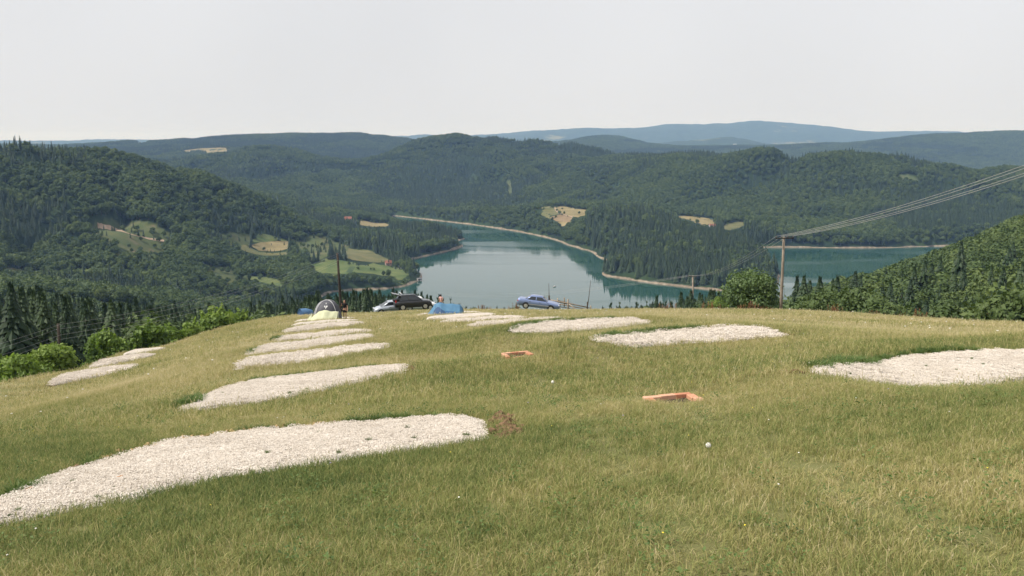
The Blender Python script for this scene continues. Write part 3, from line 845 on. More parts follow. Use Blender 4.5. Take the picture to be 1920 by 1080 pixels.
BROAD_LO = [broad_crown('broadleaf_low', 20 + k, 1.0, 0.86 - 0.05 * k, 18, 720, 0.048, M_BROAD, 0.10) for k in range(4)]
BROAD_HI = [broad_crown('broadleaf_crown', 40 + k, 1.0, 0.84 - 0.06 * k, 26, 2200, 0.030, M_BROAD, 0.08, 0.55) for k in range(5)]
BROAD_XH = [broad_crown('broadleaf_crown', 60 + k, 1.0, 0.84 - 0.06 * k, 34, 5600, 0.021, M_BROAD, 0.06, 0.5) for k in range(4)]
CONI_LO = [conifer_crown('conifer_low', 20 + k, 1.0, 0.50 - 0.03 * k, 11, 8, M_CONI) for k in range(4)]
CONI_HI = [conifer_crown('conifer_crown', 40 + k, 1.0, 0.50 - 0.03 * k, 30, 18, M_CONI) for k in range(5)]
TRUNK_B = [trunk_mesh('trunk', 1.0, 0.022, M_BARK2 if k == 1 else M_BARK, 5, k) for k in range(3)]
TRUNK_C = trunk_mesh('trunk', 1.0, 0.018, M_BARK, 0, 5, 0.9)
I4 = Matrix.Identity(4)
lo_objs = [joined_template('forest_template_%d' % k, [(BROAD_LO[k], I4), (TRUNK_B[k % 3], I4)]) for k in range(4)] + \
          [joined_template('forest_template_%d' % (4 + k), [(CONI_LO[k], I4), (TRUNK_C, I4)]) for k in range(4)]
LO_COLL = template_collection('forest_templates', lo_objs)
def cluster(name, seed, pc):
    rs = random.Random(seed); parts = []
    for k in range(6):
        p = Vector(((k % 3 - 1) * 0.8 + rs.uniform(-.2, .2), (k // 3 - 0.5) * 1.0 + rs.uniform(-.25, .25), 0))
        s = rs.uniform(0.85, 1.2)
        me_ = rs.choice(CONI_LO) if rs.random() < pc else rs.choice(BROAD_LO)
        parts.append((me_, Matrix.Translation(p) @ Matrix.Rotation(rs.uniform(0, 6.28), 4, 'Z') @ Matrix.Diagonal((s, s, s, 1))))
    return joined_template(name, parts)
CL_COLL = template_collection('far_templates', [cluster('far_template_%d' % k, k, [0.05, 0.2, 0.8, 0.95][k]) for k in range(4)])

# ------------------------------------------------------------------ the forest
rsF = np.random.RandomState(3)
def jgrid(r0, r1, step, amax=0.61):
    xs = np.arange(-r1 * math.sin(amax), r1 * math.sin(amax), step)
    ys = np.arange(r0 * math.cos(amax) * 0.98, r1, step)
    X, Y = np.meshgrid(xs, ys)
    X = X.ravel() + rsF.uniform(-.45, .45, X.size) * step; Y = Y.ravel() + rsF.uniform(-.45, .45, Y.size) * step
    R = np.hypot(X, Y); Az = np.abs(np.arctan2(X, Y))
    k = (R >= r0) & (R < r1) & (Az < amax)
    return X[k], Y[k]
# terrain skyline seen from the eye, with a margin for a step aside
SL = (GH - CAMZ) / np.maximum(RR, 1e-3)
SKY_ = np.maximum.accumulate(SL, axis=1)
def skyline(x, y):
    a = np.arctan2(x, y); r = np.hypot(x, y)
    i = np.clip(np.searchsorted(az_v, a) - 1, 0, len(az_v) - 2); j = np.clip(np.searchsorted(r_v, r) - 2, 0, len(r_v) - 2)
    return np.minimum(SKY_[i, j], SKY_[i + 1, j])
def px_arr(x, y, z):
    cp, sp = math.cos(PITCH), math.sin(PITCH)
    zz = z - CAMZ; f = cp * y - sp * zz; u = sp * y + cp * zz
    return 960 + FPX * x / f, 540 - FPX * u / f
def plant(x, y, hmin, hmax, margin):
    z = hgt(x, y)
    wet = z < 2.6
    nearlake = fbm(x / 60 + 31, y / 60 + 7, 3)
    h = (hmin + (hmax - hmin) * (0.25 * rsF.rand(len(x)) + 0.75 * np.clip(fbm(x / 45 + 5, y / 45, 3) * 1.8 - 0.4, 0, 1)))
    top = (z + h - CAMZ + margin) / np.hypot(x, y)
    inf = in_fields(x, y)
    far_in = np.zeros(len(x), bool)
    for f in FIELDS: far_in |= poly_in(x, y, f) & ((poly_dist(x, y, f) > 9) | (rsF.rand(len(x)) < 0.55))
    h = np.where(inf, h * 0.42, h)
    keep = ~wet & ~far_in & (top > skyline(x, y))
    cl_ = cleared(x, y); thin = cl_ & (rsF.rand(len(x)) < 0.72)
    h = np.where(cl_, h * 0.55, h)
    keep &= ~thin
    return keep, z, h
x1, y1 = jgrid(104, 560, 4.8)
x2, y2 = jgrid(560, 2600, 7.4)
X, Y = np.concatenate([x1, x2]), np.concatenate([y1, y2])
keep, Z, Hh = plant(X, Y, 8, 17, np.where(np.hypot(X, Y) < 560, 15, 6))
Hh = np.where(np.hypot(X, Y) > 1500, Hh * 0.82, Hh)
R_ = np.hypot(X, Y)
PX, PY = px_arr(X, Y, Z)
# conifer share: patches, more of it on crests, the left wood and the peninsula
pc = fbm(X / 160 + 40, Y / 160 + 11, 4)
pcon = np.clip((pc - 0.51) * 7 + 0.25, 0.02, 0.95)
left_wood = (PX < 470) & (R_ < 420)
pcon = np.where(left_wood, np.clip(1.25 - (PX - 60) / 480 - 0.2, 0.35, 0.95), pcon)
pcon = np.where((PX > 1380) & (R_ < 620), np.clip((pc - 0.55) * 2.5 + 0.05, 0.02, 0.35), pcon)
pcon = np.where((PX > 560) & (PX < 1340) & (R_ < 420), 0.88, pcon)
pcon = np.where((PX < 470) & (R_ > 500) & (R_ < 1400), np.clip((pc - 0.58) * 6 + 0.08, 0.02, 0.95), pcon)
crest = (Z > CAMZ - 30) & (R_ > 900) & (R_ < 1300) & (PX < 420)
pcon = np.where(crest, np.maximum(pcon, 0.7), pcon)
pcon = np.where((PX > 1100) & (PX < 1480) & (R_ > 950) & (R_ < 1420), np.clip((pc - 0.40) * 5 + 0.62, 0.3, 0.97), pcon)
pen = (PX > 1095) & (PX < 1480) & (R_ > 950) & (R_ < 1450)
pcon = np.where(pen, np.maximum(pcon, 0.82), pcon)
pcon = np.where((PX > 1000) & (PX < 1520) & (R_ >= 1450) & (R_ < 1850), np.minimum(pcon, 0.12), pcon)
Hh = np.where(pen, Hh * 1.12, Hh)
isc = rsF.rand(len(X)) < pcon
Hh = np.where(isc, Hh * rsF.uniform(0.9, 1.35, len(X)), Hh * 0.95)
# keep the sight lines the photograph has: rim clear of tall trees, shorter growth near the rim
rimlim = 9e9 * np.ones(len(X))
near = R_ < 420
def cap(pxs, pys):      # tree tops may not rise above this photo row (near trees only)
    rows = np.interp(PX, pxs, pys)
    cp, sp = math.cos(PITCH), math.sin(PITCH)
    # height allowed at this distance
    u = 540 - rows
    vz = (-sp * FPX + cp * u) / (cp * FPX + sp * u) * Y
    return CAMZ + vz - Z
lim = cap([-400, 0, 100, 200, 300, 380, 460, 520, 560, 600, 640, 700, 760, 800, 850, 900, 1000, 1110, 1180, 1240, 1290, 1340, 1390, 1480, 1560, 1650, 1700, 1780, 1850, 1900, 2100],
          [500, 528, 545, 560, 572, 580, 580, 570, 560, 556, 552, 549, 548, 558, 570, 580, 595, 583, 570, 564, 556, 545, 532, 519, 512, 500, 481, 455, 428, 402, 360])
lim = lim + np.where(isc, np.minimum(rsF.exponential(1.0, len(X)) - 1.6, 1.4) * np.minimum(R_ / 280, 1.2), -2.2 * rsF.rand(len(X)))
near6 = R_ < 640
belt = (R_ > 150) & (R_ < 340) & (((PX > 555) & (PX < 800)) | ((PX > 1130) & (PX < 1340)))
isc = isc | (belt & (rsF.rand(len(X)) < 0.6))
Hh = np.where(belt, np.maximum(Hh, np.minimum(lim, 19) * rsF.uniform(0.82, 1.0, len(X))), Hh)
Hh = np.where(near6, np.minimum(Hh, lim), Hh)
keep &= ~(near6 & (Hh < 4.0))
keep &= ~poly_in(X, Y, MEADOW)
keep &= ~((R_ < 140) & (PX > 300) & (PX < 1480))
keep &= ~((PX > 985) & (PX < 1000) & (R_ < 200))
fieldR = [np.hypot(f[:, 0], f[:, 1]).mean() for f in FIELDS]
for (nm, mt, pl, lb), fr in zip(FIELD_PX, fieldR):
    poly = np.array(pl, float); cen = poly.mean(0); poly = cen + (poly - cen) * 0.86
    for it in range(4):
        hit = np.zeros(len(X), bool)
        for fr_h in (1.0, 0.8, 0.6, 0.4, 0.2):
            qx, qy = px_arr(X, Y, Z + Hh * fr_h)
            hit |= poly_in(qx, qy, poly) & (R_ < fr)
        Hh = np.where(hit, Hh * 0.72, Hh)
    keep &= ~((Hh < 3.6) & hit)
X, Y, Z, Hh, isc, R_, PX = [a[keep] for a in (X, Y, Z, Hh, isc, R_, PX)]
NT = len(X)
RZ = rsF.uniform(0, 6.283, NT)
# which trees show largest: walk outward, keep a running canopy skyline per bearing
order = np.argsort(R_)
bins = np.full(2600, -9.0)
azs = np.arctan2(X, Y)
topang = (Z + Hh - CAMZ) / R_
sky0 = skyline(X, Y)
shown = np.zeros(NT)
for t in order:
    w = (0.16 if isc[t] else 0.38) * Hh[t] / R_[t]
    a = int((azs[t] - w + 0.65) * 2000); b = max(a + 1, int((azs[t] + w + 0.65) * 2000))
    seg = bins[max(a, 0):b]
    if len(seg) == 0: continue
    base = max(float(seg.mean()), sky0[t])
    vis = topang[t] - base
    if vis > 0:
        shown[t] = min(vis, Hh[t] / R_[t])
        np.maximum(seg, topang[t] - 0.25 * Hh[t] / R_[t], out=seg)
shown = np.where((PX > -40) & (PX < 1960), shown, 0)
sel = np.zeros(NT, bool)
for c in (True, False):
    k = np.where(isc == c)[0]
    k = k[np.argsort(-shown[k])][:285]
    sel[k] = True
BANDS = [(120, 'at the left edge behind the far left pole', 'left'), (300, 'behind the shrubs of the left meadow rim', 'left'), (540, 'down the slope left of the grey dome tent', 'left'),
         (690, 'down the slope behind the grey dome tent', 'middle'), (830, 'down the slope behind the parked cars', 'middle'), (1010, 'below the rim behind the blue tent', 'middle'), (1130, 'below the rim behind the wooden fence', 'middle'),
         (1340, 'below the rim left of the round bush', 'middle'), (1500, 'behind the tall crossarm pole', 'right'), (1600, 'on the right slope close to the tall pole', 'right'), (1720, 'on the lower half of the right slope', 'right'), (1830, 'on the upper half of the right slope', 'right'), (9999, 'on the right slope near the right edge', 'right')]
def region_label(i):
    place, g = next((b, c) for a, b, c in BANDS if PX[i] < a)
    depth = 'up front ' if R_[i] < 170 else ('midway ' if R_[i] < 290 else 'far back ')
    reg = {'left': 'below the left meadow rim', 'middle': 'under the campsite rim above the lake', 'right': 'on the near right slope'}[g]
    return reg, depth + place, ('tall ' if Hh[i] > 12.5 else 'short ' if Hh[i] < 8 else '')
for i in np.where(sel)[0]:
    reg, where, size = region_label(i)
    if isc[i]:
        nm, lb = 'conifer_tree', size + 'dark pointed conifer ' + where
        crown, trunk = CONI_HI[i % 5], TRUNK_C
    else:
        nm, lb = 'broadleaf_tree', size + 'rounded broadleaf tree ' + where
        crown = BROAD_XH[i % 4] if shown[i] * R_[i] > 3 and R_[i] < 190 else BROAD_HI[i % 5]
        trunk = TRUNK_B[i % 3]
    r = empty(nm, (X[i], Y[i], Z[i] - 0.1), RZ[i])
    r.scale = (Hh[i] * rsF.uniform(0.9, 1.15), Hh[i] * rsF.uniform(0.9, 1.15), Hh[i])
    tag(r, lb, 'tree', ('conifers ' if isc[i] else 'broadleaf trees ') + reg)
    for pn, me_ in (('crown', crown), ('trunk', trunk)):
        o = bpy.data.objects.new(pn, me_); COL.objects.link(o); o.parent = r
rest = np.where(~sel)[0]
idx = np.where(isc[rest], 4 + (rest % 4), rest % 4)
sx = Hh[rest] * rsF.uniform(0.88, 1.2, len(rest))
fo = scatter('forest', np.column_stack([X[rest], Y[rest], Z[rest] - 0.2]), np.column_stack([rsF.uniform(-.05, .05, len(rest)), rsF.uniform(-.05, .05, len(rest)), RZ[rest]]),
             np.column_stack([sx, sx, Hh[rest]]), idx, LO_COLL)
tag(fo, 'dense mixed forest covering the hills around the lake', 'forest', kind='stuff')
# farther hills: clumps of trees
xf, yf = jgrid(2600, 6200, 15.0)
kf, zf, hf = plant(xf, yf, 9, 15, 4)
xf, yf, zf, hf = xf[kf], yf[kf], zf[kf], hf[kf]
kk = np.clip(((fbm(xf / 260, yf / 260, 4) - 0.5) * 9 + 1.6 + rsF.uniform(-.8, .8, len(xf))).astype(int), 0, 3)
ff = scatter('far_forest', np.column_stack([xf, yf, zf - 0.5]), np.column_stack([0 * xf, 0 * xf, rsF.uniform(0, 6.28, len(xf))]), np.column_stack([hf * 0.85, hf * 0.85, hf]), kk, CL_COLL)
tag(ff, 'continuous woodland on the distant ridges behind the lake', 'forest', kind='stuff')
print('TREES', NT, 'selected', sel.sum(), 'far', len(xf))

# ------------------------------------------------------------------ gravel pads
def gravel_mat():
    m, nt, b = new_mat('crushed_limestone')
    setp(b, 0.9, 0.15)
    t = nt.nodes.new('ShaderNodeNewGeometry')
    v = nt.nodes.new('ShaderNodeTexVoronoi'); v.inputs['Scale'].default_value = 34
    nt.links.new(t.outputs['Position'], v.inputs['Vector'])
    c = ramp(nt, v.outputs['Color'], [(0.1, (0.36, 0.32, 0.27)), (0.45, (0.60, 0.545, 0.48)), (0.8, (0.70, 0.65, 0.59))])
    n = noise_node(nt, 1.1, 4, 'World')
    c2 = mixc(nt, 0.6, c.outputs[0], ramp(nt, n.outputs[0], [(0.3, (0.62, 0.58, 0.53)), (0.7, (1.0, 0.97, 0.93))]).outputs[0], 'MULTIPLY')
    nt.links.new(c2, b.inputs['Base Color'])
    bump(nt, b, v.outputs['Distance'], 0.9, 0.03)
    return m
def stone_mat():
    m, nt, b = new_mat('limestone_chip')
    setp(b, 0.85, 0.2)
    att = nt.nodes.new('ShaderNodeAttribute'); att.attribute_name = 'tint'
    c = ramp(nt, att.outputs['Fac'], [(0.0, (0.36, 0.31, 0.255)), (0.15, (0.61, 0.55, 0.485)), (0.7, (0.72, 0.66, 0.59)), (1.0, (0.80, 0.76, 0.70))])
    n = noise_node(nt, 0.9, 3, 'World')
    c2 = mixc(nt, 0.5, c.outputs[0], ramp(nt, n.outputs[0], [(0.3, (0.68, 0.63, 0.57)), (0.7, (1.0, 0.98, 0.95))]).outputs[0], 'MULTIPLY')
    nt.links.new(c2, b.inputs['Base Color'])
    return m
M_GRAVEL, M_STONE = gravel_mat(), stone_mat()
M_SOIL = simple('bare_soil', (0.15, 0.092, 0.055), 0.95, 0.1, var=0.5, scale=14)
M_STRAW = simple('dry_straw', (0.36, 0.25, 0.13), 0.9, 0.1, var=0.4, scale=20)
def resample(pts, n):
    d = [0.0]
    for a, b in zip(pts[:-1], pts[1:]): d.append(d[-1] + (b - a).length)
    out = []
    for k in range(n):
        t = d[-1] * k / (n - 1)
        i = max(0, min(len(pts) - 2, int(np.searchsorted(d, t)) - 1))
        out.append(pts[i].lerp(pts[i + 1], (t - d[i]) / max(1e-6, d[i + 1] - d[i])))
    return out
def stone_template(name, seed, n, rad_, smin, smax):
    rs = np.random.RandomState(seed)
    base = np.array([[1, 0, 0], [-1, 0, 0], [0, 1, 0], [0, -1, 0], [0, 0, 1], [0, 0, -1]], float)
    fc = [(0, 2, 4), (2, 1, 4), (1, 3, 4), (3, 0, 4), (2, 0, 5), (1, 2, 5), (3, 1, 5), (0, 3, 5)]
    V, F, T = [], [], []
    for k in range(n):
        a, r = rs.uniform(0, 6.28), rad_ * math.sqrt(rs.rand())
        s = rs.uniform(smin, smax)
        E = np.array(Euler((rs.uniform(-.6, .6), rs.uniform(-.6, .6), rs.uniform(0, 6.28))).to_matrix())
        v = (base * rs.uniform(0.6, 1.25, (6, 1)) * np.array([1, 0.8, 0.55]) * s) @ E.T + np.array([r * math.cos(a), r * math.sin(a), s * 0.2])
        b = len(V); V += list(map(tuple, v)); F += [tuple(b + i for i in f) for f in fc]; T += [rs.rand()] * 6
    me = bpy.data.meshes.new(name); me.from_pydata(V, [], F); me.materials.append(M_STONE)
    a = me.attributes.new('tint', 'FLOAT', 'POINT'); a.data.foreach_set('value', np.array(T, np.float32)); me.update()
    return bpy.data.objects.new(name, me)
STONE_COLL = template_collection('stone_templates', [stone_template('stone_template_%d' % k, k, 120, 0.11, 0.005, 0.0105) for k in range(5)] + [stone_template('stone_template_%d' % (5 + k), 9 + k, 110, 0.26, 0.010, 0.021) for k in range(3)])
PAD_LABEL = {
 'L1': 'large pale gravel pad nearest the camera at lower left', 'L2': 'gravel pad just beyond the nearest one, with earth at its tip',
 'L3': 'third gravel pad up the left row from the camera', 'L4': 'fourth gravel pad up the left row from the camera',
 'L5': 'fifth gravel pad up the left row from the camera', 'L6': 'narrow gravel pad just in front of the yellow tent awning',
 'L7': 'gravel pad under the grey dome tent', 'L8': 'thin gravel pad behind the grey dome tent',
 'M1': 'nearest of the three gravel pads on the far left slope', 'M2': 'middle one of the three gravel pads on the far left slope',
 'M3': 'farthest of the three gravel pads on the far left slope', 'R1': 'wide gravel pad running out of frame at the right edge',
 'R2': 'domed gravel pad in front of the roadside bush', 'R3': 'gravel pad below the wooden fence, third of the right row',
 'R4': 'thin gravel pad in front of the blue sedan', 'R5': 'long thin gravel pad second in front of the blue tent',
 'R6': 'gravel pad directly in front of the blue tent', 'R7': 'small gravel pad under the blue tent'}
PAD_POLY = []
rsP = np.random.RandomState(5)
PAD_SURF = {}
for nm, (fp, bp) in PAD_EDGES.items():
    n, m = 48, 12
    F_, B_ = resample(fp, n), resample(bp, n)
    dist = F_[n // 2].y
    far_ = dist > 20
    V = []
    for i in range(n):
        w = 0.035 * (fbm(np.array([i * 0.35 + 9.0 * dist]), np.array([dist]), 3)[0] - 0.5) * 6 * min(1.0, 12 / dist + 0.4)
        for j in range(m + 2):
            t = min(max((j - 1) / (m - 1), 0), 1)
            p = F_[i].lerp(B_[i], t + (w if 0 < j < m + 1 else w) * (0.5 - abs(t - 0.5) < 0.1))
            edge = min(1.0, 5 * min(t, 1 - t), 7 * min(i, n - 1 - i) / n)
            zz = max(p.z, gz(p.x, p.y)) + 0.012 + (0.06 + 0.07 * min(1.0, max(0.0, dist - 14) / 40)) * max(0, edge) ** 0.5 + 0.02 * (fbm(np.array([p.x * 2.2]), np.array([p.y * 2.2]), 3)[0] - 0.5)
            if j == 0 or j == m + 1 or i == 0 or i == n - 1: zz = min(zz, gz(p.x, p.y)) - 0.25
            V.append((p.x, p.y, zz))
    Fc = [(i * (m + 2) + j, (i + 1) * (m + 2) + j, (i + 1) * (m + 2) + j + 1, i * (m + 2) + j + 1) for i in range(n - 1) for j in range(m + 1)]
    base = F_[n // 2].lerp(B_[n // 2], 0.5)
    root = empty('gravel_pad', base)
    tag(root, PAD_LABEL[nm], 'gravel pad', 'gravel tent pads on the meadow')
    bed = mesh_obj('gravel_bed', [(v[0] - base.x, v[1] - base.y, v[2] - base.z) for v in V], Fc, M_GRAVEL, root, True)
    outline = np.array([(p.x, p.y) for p in F_] + [(p.x, p.y) for p in B_[::-1]])
    PAD_POLY.append(outline)
    G = np.array(V).reshape(n, m + 2, 3)
    PAD_SURF[nm] = G
    if dist < 60:
        area = abs(0.5 * np.sum(outline[:, 0] * np.roll(outline[:, 1], -1) - outline[:, 1] * np.roll(outline[:, 0], -1)))
        cnt = int(area * (75 if dist < 20 else 22))
        u = rsP.uniform(1.0, n - 2.0, cnt); v = rsP.uniform(1.2, m - 0.2, cnt)
        i0, j0 = u.astype(int), v.astype(int); fu, fv = (u - i0)[:, None], (v - j0)[:, None]
        Pp = (G[i0, j0] * (1 - fu) + G[i0 + 1, j0] * fu) * (1 - fv) + (G[i0, j0 + 1] * (1 - fu) + G[i0 + 1, j0 + 1] * fu) * fv
        Pp = Pp - np.array([base.x, base.y, base.z])
        st = scatter('gravel', Pp, np.column_stack([np.full(cnt, -0.12), np.full(cnt, -0.06), rsP.uniform(0, 6.28, cnt)]), np.ones((cnt, 3)), rsP.randint(0, 5, cnt) if dist < 20 else rsP.randint(5, 8, cnt), STONE_COLL, root)
        st['kind'] = 'stuff'
    # spoil at the pad tips
    def heap(pname, pts, mat, r, h, cnt, seed):
        rs = random.Random(seed); bm = bmesh.new()
        for k in range(cnt):
            a = pts[rs.randrange(len(pts))]
            c = Vector((a.x + rs.gauss(0, r), a.y + rs.gauss(0, r * 0.6), 0)); c.z = gz(c.x, c.y) + rs.uniform(-0.01, h * 0.5)
            s = rs.uniform(0.35, 1.0) * h
            q = bmesh.ops.create_icosphere(bm, subdivisions=1, radius=1.0, matrix=Matrix.Translation(c - base) @ Euler((rs.random() * 3, rs.random() * 3, rs.random() * 3)).to_matrix().to_4x4() @ Matrix.Diagonal((s * 1.3, s, s * 0.7, 1)))
            for vv in q['verts']: vv.co += Vector((rs.uniform(-1, 1), rs.uniform(-1, 1), rs.uniform(-1, 1))) * s * 0.3
        return bm_obj(pname, bm, mat, root)
    if nm == 'L1':
        e = [F_[-1].lerp(B_[-1], k / 8) + Vector((0.13 + 0.1 * (k % 2), 0, 0)) for k in range(9)]
        heap('soil_bank', e, M_SOIL, 0.06, 0.075, 90, 3)
        heap('dry_turf_edge', [B_[k] + Vector((0, 0.12, 0)) for k in range(17, 36)], M_STRAW, 0.08, 0.05, 120, 4)
        heap('soil_edge', [B_[k] + Vector((0, 0.05, 0)) for k in range(3, 16)], M_SOIL, 0.05, 0.04, 40, 8)
    elif nm == 'L2':
        heap('soil_bank', [F_[-1].lerp(B_[-1], k / 5) for k in range(6)], M_SOIL, 0.12, 0.07, 22, 5)
        heap('soil_edge', [B_[k] for k in range(0, 5)], M_SOIL, 0.05, 0.06, 22, 6)
    elif nm == 'R1':
        heap('soil_bank', [F_[0] + Vector((-0.1 - 0.05 * k, 0.05, 0)) for k in range(5)], M_SOIL, 0.06, 0.05, 24, 7)
    elif nm in ('L3', 'M1', 'R2'):
        heap('soil_edge', [B_[k] for k in range(8, 30)] if nm == 'L3' else [F_[0], F_[1], B_[2]] if nm == 'M1' else [B_[-1]], M_STRAW if nm == 'L3' else M_SOIL, 0.12, 0.06, 40 if nm == 'L3' else 14, 9)

# ------------------------------------------------------------------ meadow grass
def grass_mat():
    m, nt, b = new_mat('meadow_grass')
    setp(b, 0.7, 0.2)
    att = nt.nodes.new('ShaderNodeAttribute'); att.attribute_name = 'tint'
    big = noise_node(nt, 0.13, 5, 'World', 0.65)
    sep = nt.nodes.new('ShaderNodeSeparateXYZ'); g = nt.nodes.new('ShaderNodeNewGeometry'); nt.links.new(g.outputs['Position'], sep.inputs[0])
    # the turf is lusher at the top of the slope, drier towards the rim
    dry = nt.nodes.new('ShaderNodeMapRange'); dry.inputs[1].default_value = 6; dry.inputs[2].default_value = 45; dry.inputs[3].default_value = -0.10; dry.inputs[4].default_value = 0.15
    nt.links.new(sep.outputs[1], dry.inputs[0])
    a1 = nt.nodes.new('ShaderNodeMath'); a1.operation = 'MULTIPLY_ADD'; a1.inputs[1].default_value = 1.45
    nt.links.new(big.outputs[0], a1.inputs[0]); nt.links.new(dry.outputs[0], a1.inputs[2])
    mid = noise_node(nt, 1.9, 4, 'World', 0.7)
    am = nt.nodes.new('ShaderNodeMath'); am.operation = 'MULTIPLY_ADD'; am.inputs[1].default_value = 0.75
    nt.links.new(mid.outputs[0], am.inputs[0]); nt.links.new(a1.outputs[0], am.inputs[2]); a1 = am
    a2 = nt.nodes.new('ShaderNodeMath'); a2.operation = 'MULTIPLY_ADD'; a2.inputs[1].default_value = 0.75
    nt.links.new(att.outputs['Fac'], a2.inputs[0]); nt.links.new(a1.outputs[0], a2.inputs[2])
    a3 = nt.nodes.new('ShaderNodeMath'); a3.operation = 'SUBTRACT'; a3.inputs[1].default_value = 0.965; nt.links.new(a2.outputs[0], a3.inputs[0])
    r = ramp(nt, a3.outputs[0], [(0.0, (0.095, 0.14, 0.044)), (0.25, (0.225, 0.265, 0.085)), (0.48, (0.37, 0.345, 0.135)), (0.73, (0.52, 0.44, 0.22)), (1.0, (0.68, 0.59, 0.38))])
    nt.links.new(r.outputs[0], b.inputs['Base Color'])
    tr = nt.nodes.new('ShaderNodeBsdfTranslucent'); nt.links.new(r.outputs[0], tr.inputs[0])
    mx = nt.nodes.new('ShaderNodeMixShader'); mx.inputs[0].default_value = 0.42
    nt.links.new(b.outputs[0], mx.inputs[1]); nt.links.new(tr.outputs[0], mx.inputs[2])
    nt.links.new(mx.outputs[0], nt.nodes['Material Output'].inputs['Surface'])
    return m
M_GRASS = grass_mat()
def grass_template(name, seed, n, R, h0, h1, w, stalks=0, mat=None, tall=2.0):
    rs = np.random.RandomState(seed)
    V, F, T = [], [], []
    for k in range(n + stalks):
        st = k >= n
        a, r = rs.uniform(0, 6.283), R * math.sqrt(rs.rand())
        x, y = r * math.cos(a), r * math.sin(a)
        h = rs.uniform(h0, h1) * (tall * rs.uniform(0.8, 1.3) if st else 1)
        d = rs.uniform(0, 6.283); ln = h * (rs.uniform(0.05, 0.35) if st else rs.uniform(0.3, 1.5))
        dx, dy = math.cos(d), math.sin(d)
        f = rs.uniform(0, 6.283); ux, uy = math.cos(f) * w * (0.55 if st else 1), math.sin(f) * w * (0.55 if st else 1)
        b = len(V)
        V += [(x - ux, y - uy, -0.02), (x + ux, y + uy, -0.02), (x + dx * ln * 0.35 + ux * .8, y + dy * ln * 0.35 + uy * .8, h * 0.6), (x + dx * ln * 0.35 - ux * .8, y + dy * ln * 0.35 - uy * .8, h * 0.6), (x + dx * ln, y + dy * ln, h * (1 if st else 0.93))]
        F += [(b, b + 1, b + 2, b + 3), (b + 3, b + 2, b + 4)]
        t = rs.uniform(0.75, 1.0) if st else min(1, abs(rs.normal(0.36, 0.24)))
        T += [t] * 5
        if st:      # seed head
            b = len(V); s = w * 1.7
            tip = (x + dx * ln, y + dy * ln)
            V += [(tip[0] - ux * 2.2, tip[1] - uy * 2.2, h * 0.93), (tip[0] + ux * 2.2, tip[1] + uy * 2.2, h * 0.93), (tip[0] + dx * h * .03, tip[1] + dy * h * .03, h * 1.08), (tip[0], tip[1], h * 0.85)]
            F += [(b, b + 1, b + 2), (b, b + 3, b + 1)]; T += [min(1, t + 0.1)] * 4
    me = bpy.data.meshes.new(name); me.from_pydata(V, [], F); me.materials.append(mat or M_GRASS)
    a = me.attributes.new('tint', 'FLOAT', 'POINT'); a.data.foreach_set('value', np.array(T, np.float32)); me.update()
    return bpy.data.objects.new(name, me)
gt = [grass_template('grass_template_%02d' % k, k, 46, 0.13, 0.03, 0.10, 0.0024, 1 if k % 2 else 0) for k in range(6)] + \
     [grass_template('grass_template_%02d' % (6 + k), 10 + k, 64, 0.26, 0.05, 0.13, 0.0045, 2) for k in range(4)] + \
     [grass_template('grass_template_%02d' % (10 + k), 20 + k, 80, 0.55, 0.05, 0.13, 0.011, 5, None, 1.7) for k in range(4)]
GRASS_COLL = template_collection('grass_templates', gt)
def in_pads(x, y, grow=0.0):
    o = np.zeros(len(x), bool)
    for p in PAD_POLY:
        bx0, by0 = p.min(0) - 1; bx1, by1 = p.max(0) + 1
        k = (x > bx0) & (x < bx1) & (y > by0) & (y < by1)
        if k.any():
            ii_ = np.where(k)[0]; ins = poly_in(x[ii_], y[ii_], p); dd = poly_dist(x[ii_], y[ii_], p)
            o[ii_] |= (ins & (dd > grow))
    return o
def gpts(r0, r1, step, grow, amax=0.60):
    # the wedge in view plus five metres on either side
    xs = np.arange(-(r1 * 0.69 + 5), r1 * 0.69 + 5, step); ys = np.arange(max(1.8, r0 * 0.6), r1, step)
    x, y = np.meshgrid(xs, ys); x = x.ravel() + rsF.uniform(-.45, .45, x.size) * step; y = y.ravel() + rsF.uniform(-.45, .45, y.size) * step
    rr_ = np.hypot(x, y); w_ = (rr_ >= r0) & (rr_ < r1) & (np.abs(x) < y * 0.66 + 5); x, y = x[w_], y[w_]
    k = poly_in(x, y, MEADOW) & ~in_pads(x, y, grow)
    x, y = x[k], y[k]
    return np.column_stack([x, y, hgt(x, y)])
BRICK_AT = [cast(1264, 756, 5, 60), cast(970, 668, 8, 60)]
g1, g2, g3 = gpts(2.2, 15, 0.105, 0.0), gpts(15, 42, 0.26, 0.0), gpts(42, 118, 0.62, 0.0)
g2b = gpts(13, 42, 0.40, -0.1)
P_ = np.concatenate([g1, g2, g2b, g3])
def near_brick(p, m):
    k = np.zeros(len(p), bool)
    for b in BRICK_AT: k |= (np.abs(p[:, 0] - b.x) < 0.47 * m) & (np.abs(p[:, 1] - b.y + 0.06) < 0.45 * m)
    return k
i_ = np.concatenate([rsP.randint(0, 6, len(g1)), rsP.randint(6, 10, len(g2)), rsP.randint(0, 6, len(g2b)), rsP.randint(10, 14, len(g3))])
lane = np.minimum(np.abs(P_[:, 0] - (2.2 - 0.045 * P_[:, 1]) - 0.8), np.abs(P_[:, 0] - (2.2 - 0.045 * P_[:, 1]) + 0.8))
worn = (lane < 0.28) & (fbm(P_[:, 0] / 3, P_[:, 1] / 3, 2) > 0.38)
bald = fbm(P_[:, 0] / 0.9 + 50, P_[:, 1] / 0.9, 3) < 0.36
k_ = ~near_brick(P_, 1.0) & ~(worn & (rsP.rand(len(P_)) < 0.35)) & ~(bald & (rsP.rand(len(P_)) < 0.25)); P_, i_, worn = P_[k_], i_[k_], worn[k_]
